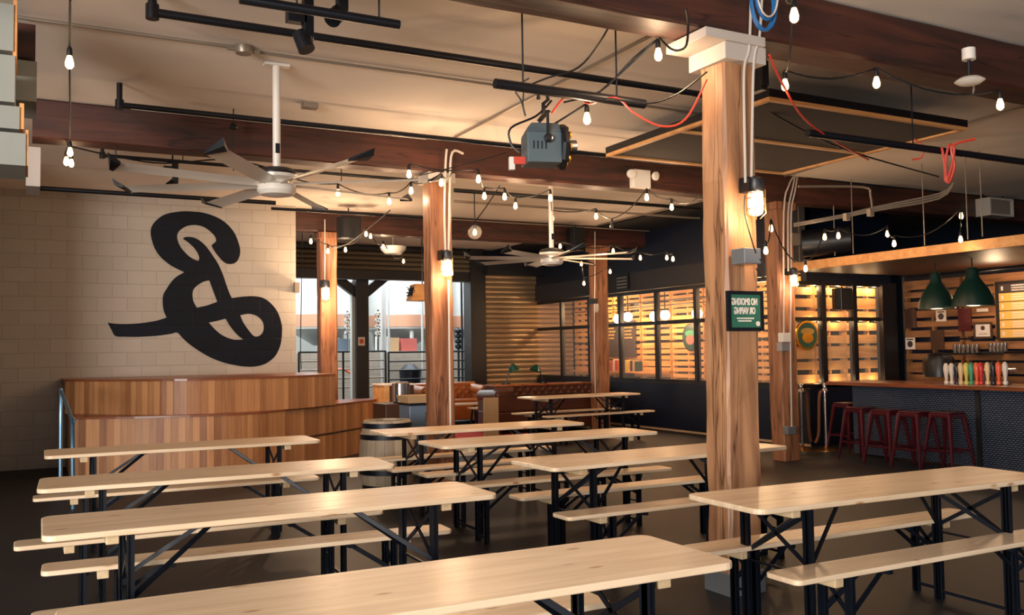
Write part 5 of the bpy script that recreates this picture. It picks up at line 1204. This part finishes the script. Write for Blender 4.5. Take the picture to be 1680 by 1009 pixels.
s = obj('plate', MB().box(-w_, w_, 0, 0.01, 0, h_), 'cream', t); obj('pictogram', MB().lathe([(w_*0.45, 0), (w_*0.7, 0), (w_*0.7, 0.004), (w_*0.45, 0.004)], c=(0, 0, h_/2), ax=(0, -1, 0), n=20).bar((-w_*0.5, -0.003, h_/2-w_*0.5), (w_*0.5, -0.003, h_/2+w_*0.5), 0.006, 0.025), 'orange', t)
for i, (x0, x1, vv, lb) in enumerate(((490, 632, 20.6, 'left grey railing section in the brewery opening'), (637, 772, 20.2, 'right black railing section in the brewery opening'))):
    xa, xb = tx(x0, vv), tx(x1, vv); t = thing('steel_railing', ((xa+xb)/2, vv, 0), lb, 'railing'); hw = (xb-xa)/2; mt = 'conduit' if i == 0 else 'pipe'
    for k, y in enumerate((577, 592, 606.5, 621, 636)):
        z = at((x0+x1)/2, y, v=vv).z; obj('top_rail' if k == 0 else 'rail', MB().tube([(-hw, 0, z), (hw, 0, z)], 0.022 if k == 0 else 0.016, 8), mt if k else 'pipe', t, smooth=True)
    zt_ = at((x0+x1)/2, 577, v=vv).z
    for x in (-hw, 0, hw): obj('post', MB().tube([(x, 0, 0), (x, 0, zt_)], 0.025, 8), 'pipe', t, smooth=True)
for i, (x, y0, y1, vv, r_, mt, lb) in enumerate(((626, 450, 552, 21.6, 0.04, 'tank', 'left of three white process pipes in the brewery'), (631, 450, 552, 21.6, 0.03, 'tank', 'middle of three white process pipes in the brewery'), (637, 450, 552, 21.6, 0.03, 'tank', 'right of three white process pipes in the brewery'),
                                         (692, 450, 600, 21.0, 0.03, 'tank', 'white vertical pipe right of the big tank'), (757, 460, 572, 21.0, 0.03, 'blacksteel', 'dark pipe before the orange panel'), (768, 452, 640, 19.9, 0.06, 'tank', 'white pipe along the right jamb of the opening'))):
    p = at(x, y0, v=vv); q = at(x, y1, v=vv); tag(obj('process_pipe', MB().tube([(p.x, vv, 5.0), (p.x, vv, 0.0)], r_, 10), mt, smooth=True), lb, 'pipe')
for i, (x, y0, y1, vv) in enumerate(((570, 510, 550, 22.0), (620, 508, 550, 22.0), (752, 538, 572, 20.8))):
    p = at(x, (y0+y1)/2, v=vv); zt_, zb = at(x, y0, v=vv).z, at(x, y1, v=vv).z; m = MB()
    for k in range(4): z = zb+(zt_-zb)*k/4; m.lathe([(0.05, 0), (0.09, 0.03), (0.09, 0.08), (0.04, 0.11)], c=(p.x, vv, z), n=12)
    m.tube([(p.x, vv, 0 if vv < 21.9 else 1.556), (p.x, vv, zt_)], 0.03, 8)
    tag(obj('valve_stack', m, ('chrome', 'chrome', 'blacksteel')[i], smooth=True), ('chrome valve stack left of the dark braced post', 'chrome valve stack right of the dark braced post', 'black valve stack at the right of the brewery')[i], 'valve')
a = at(676, 466, v=17.5); b = at(699, 494, v=17.5); t = thing('hanging_crate', ((a.x+b.x)/2, 17.5, b.z), 'tan wooden box with dark bristles hanging in the opening', 'crate'); w_, h_ = (b.x-a.x)/2, a.z-b.z
obj('box', MB().hexa([(-w_*1.4, -0.1, 0), (w_, -0.1, 0), (w_, 0.2, 0), (-w_*1.4, 0.2, 0), (-w_*0.7, -0.1, h_), (w_, -0.1, h_), (w_, 0.2, h_), (-w_*0.7, 0.2, h_)]), 'frameorange', t)
m = MB(); rn = random.Random(9)
for k in range(40):
    d_ = Vector((rn.uniform(-1, -0.1), rn.uniform(-0.6, 0.3), rn.uniform(-0.6, 0.6))); m.tube([(-w_*0.7, 0, h_*0.55), Vector((-w_*0.7, 0, h_*0.55))+d_*0.22], [0.03, 0.004], 5)
obj('bristles', m, 'header', t); obj('hanging_rod', MB().tube([(w_*0.6, 0.05, h_), (w_*0.6, 0.05, CZ-b.z-0.002)], 0.012, 6), 'pipe', t)
tag(obj('kettle_rack', MB().box(tx(660, 20.9), tx(700, 20.9), 20.9, 21.4, 0, 0.75).lathe([(0.25, 0.75), (0.27, 1.1), (0.1, 1.25), (0, 1.25)], c=(tx(672, 21.1), 21.1, 0), n=18), 'blacksteel'), 'dark equipment stand behind the right railing', 'equipment')
cord('orange hose arching behind the left railing', [(540, 622, 21.6), (555, 606, 21.6), (575, 612, 21.6), (582, 630, 21.6)], 0.03, 'orange', 'rubber_hose', 'hose')
cord('long black cable dangling at the end of the block wall', [(496, 350, 15.6), (495, 450, 15.6), (493, 560, 15.6), (494, 606, 15.6)], 0.008)
vbox('switch_box', 484, 463, 492, 480, 14.3, 0.1, 'conduit', 'small grey box on the end of the white block wall', 'switch box')
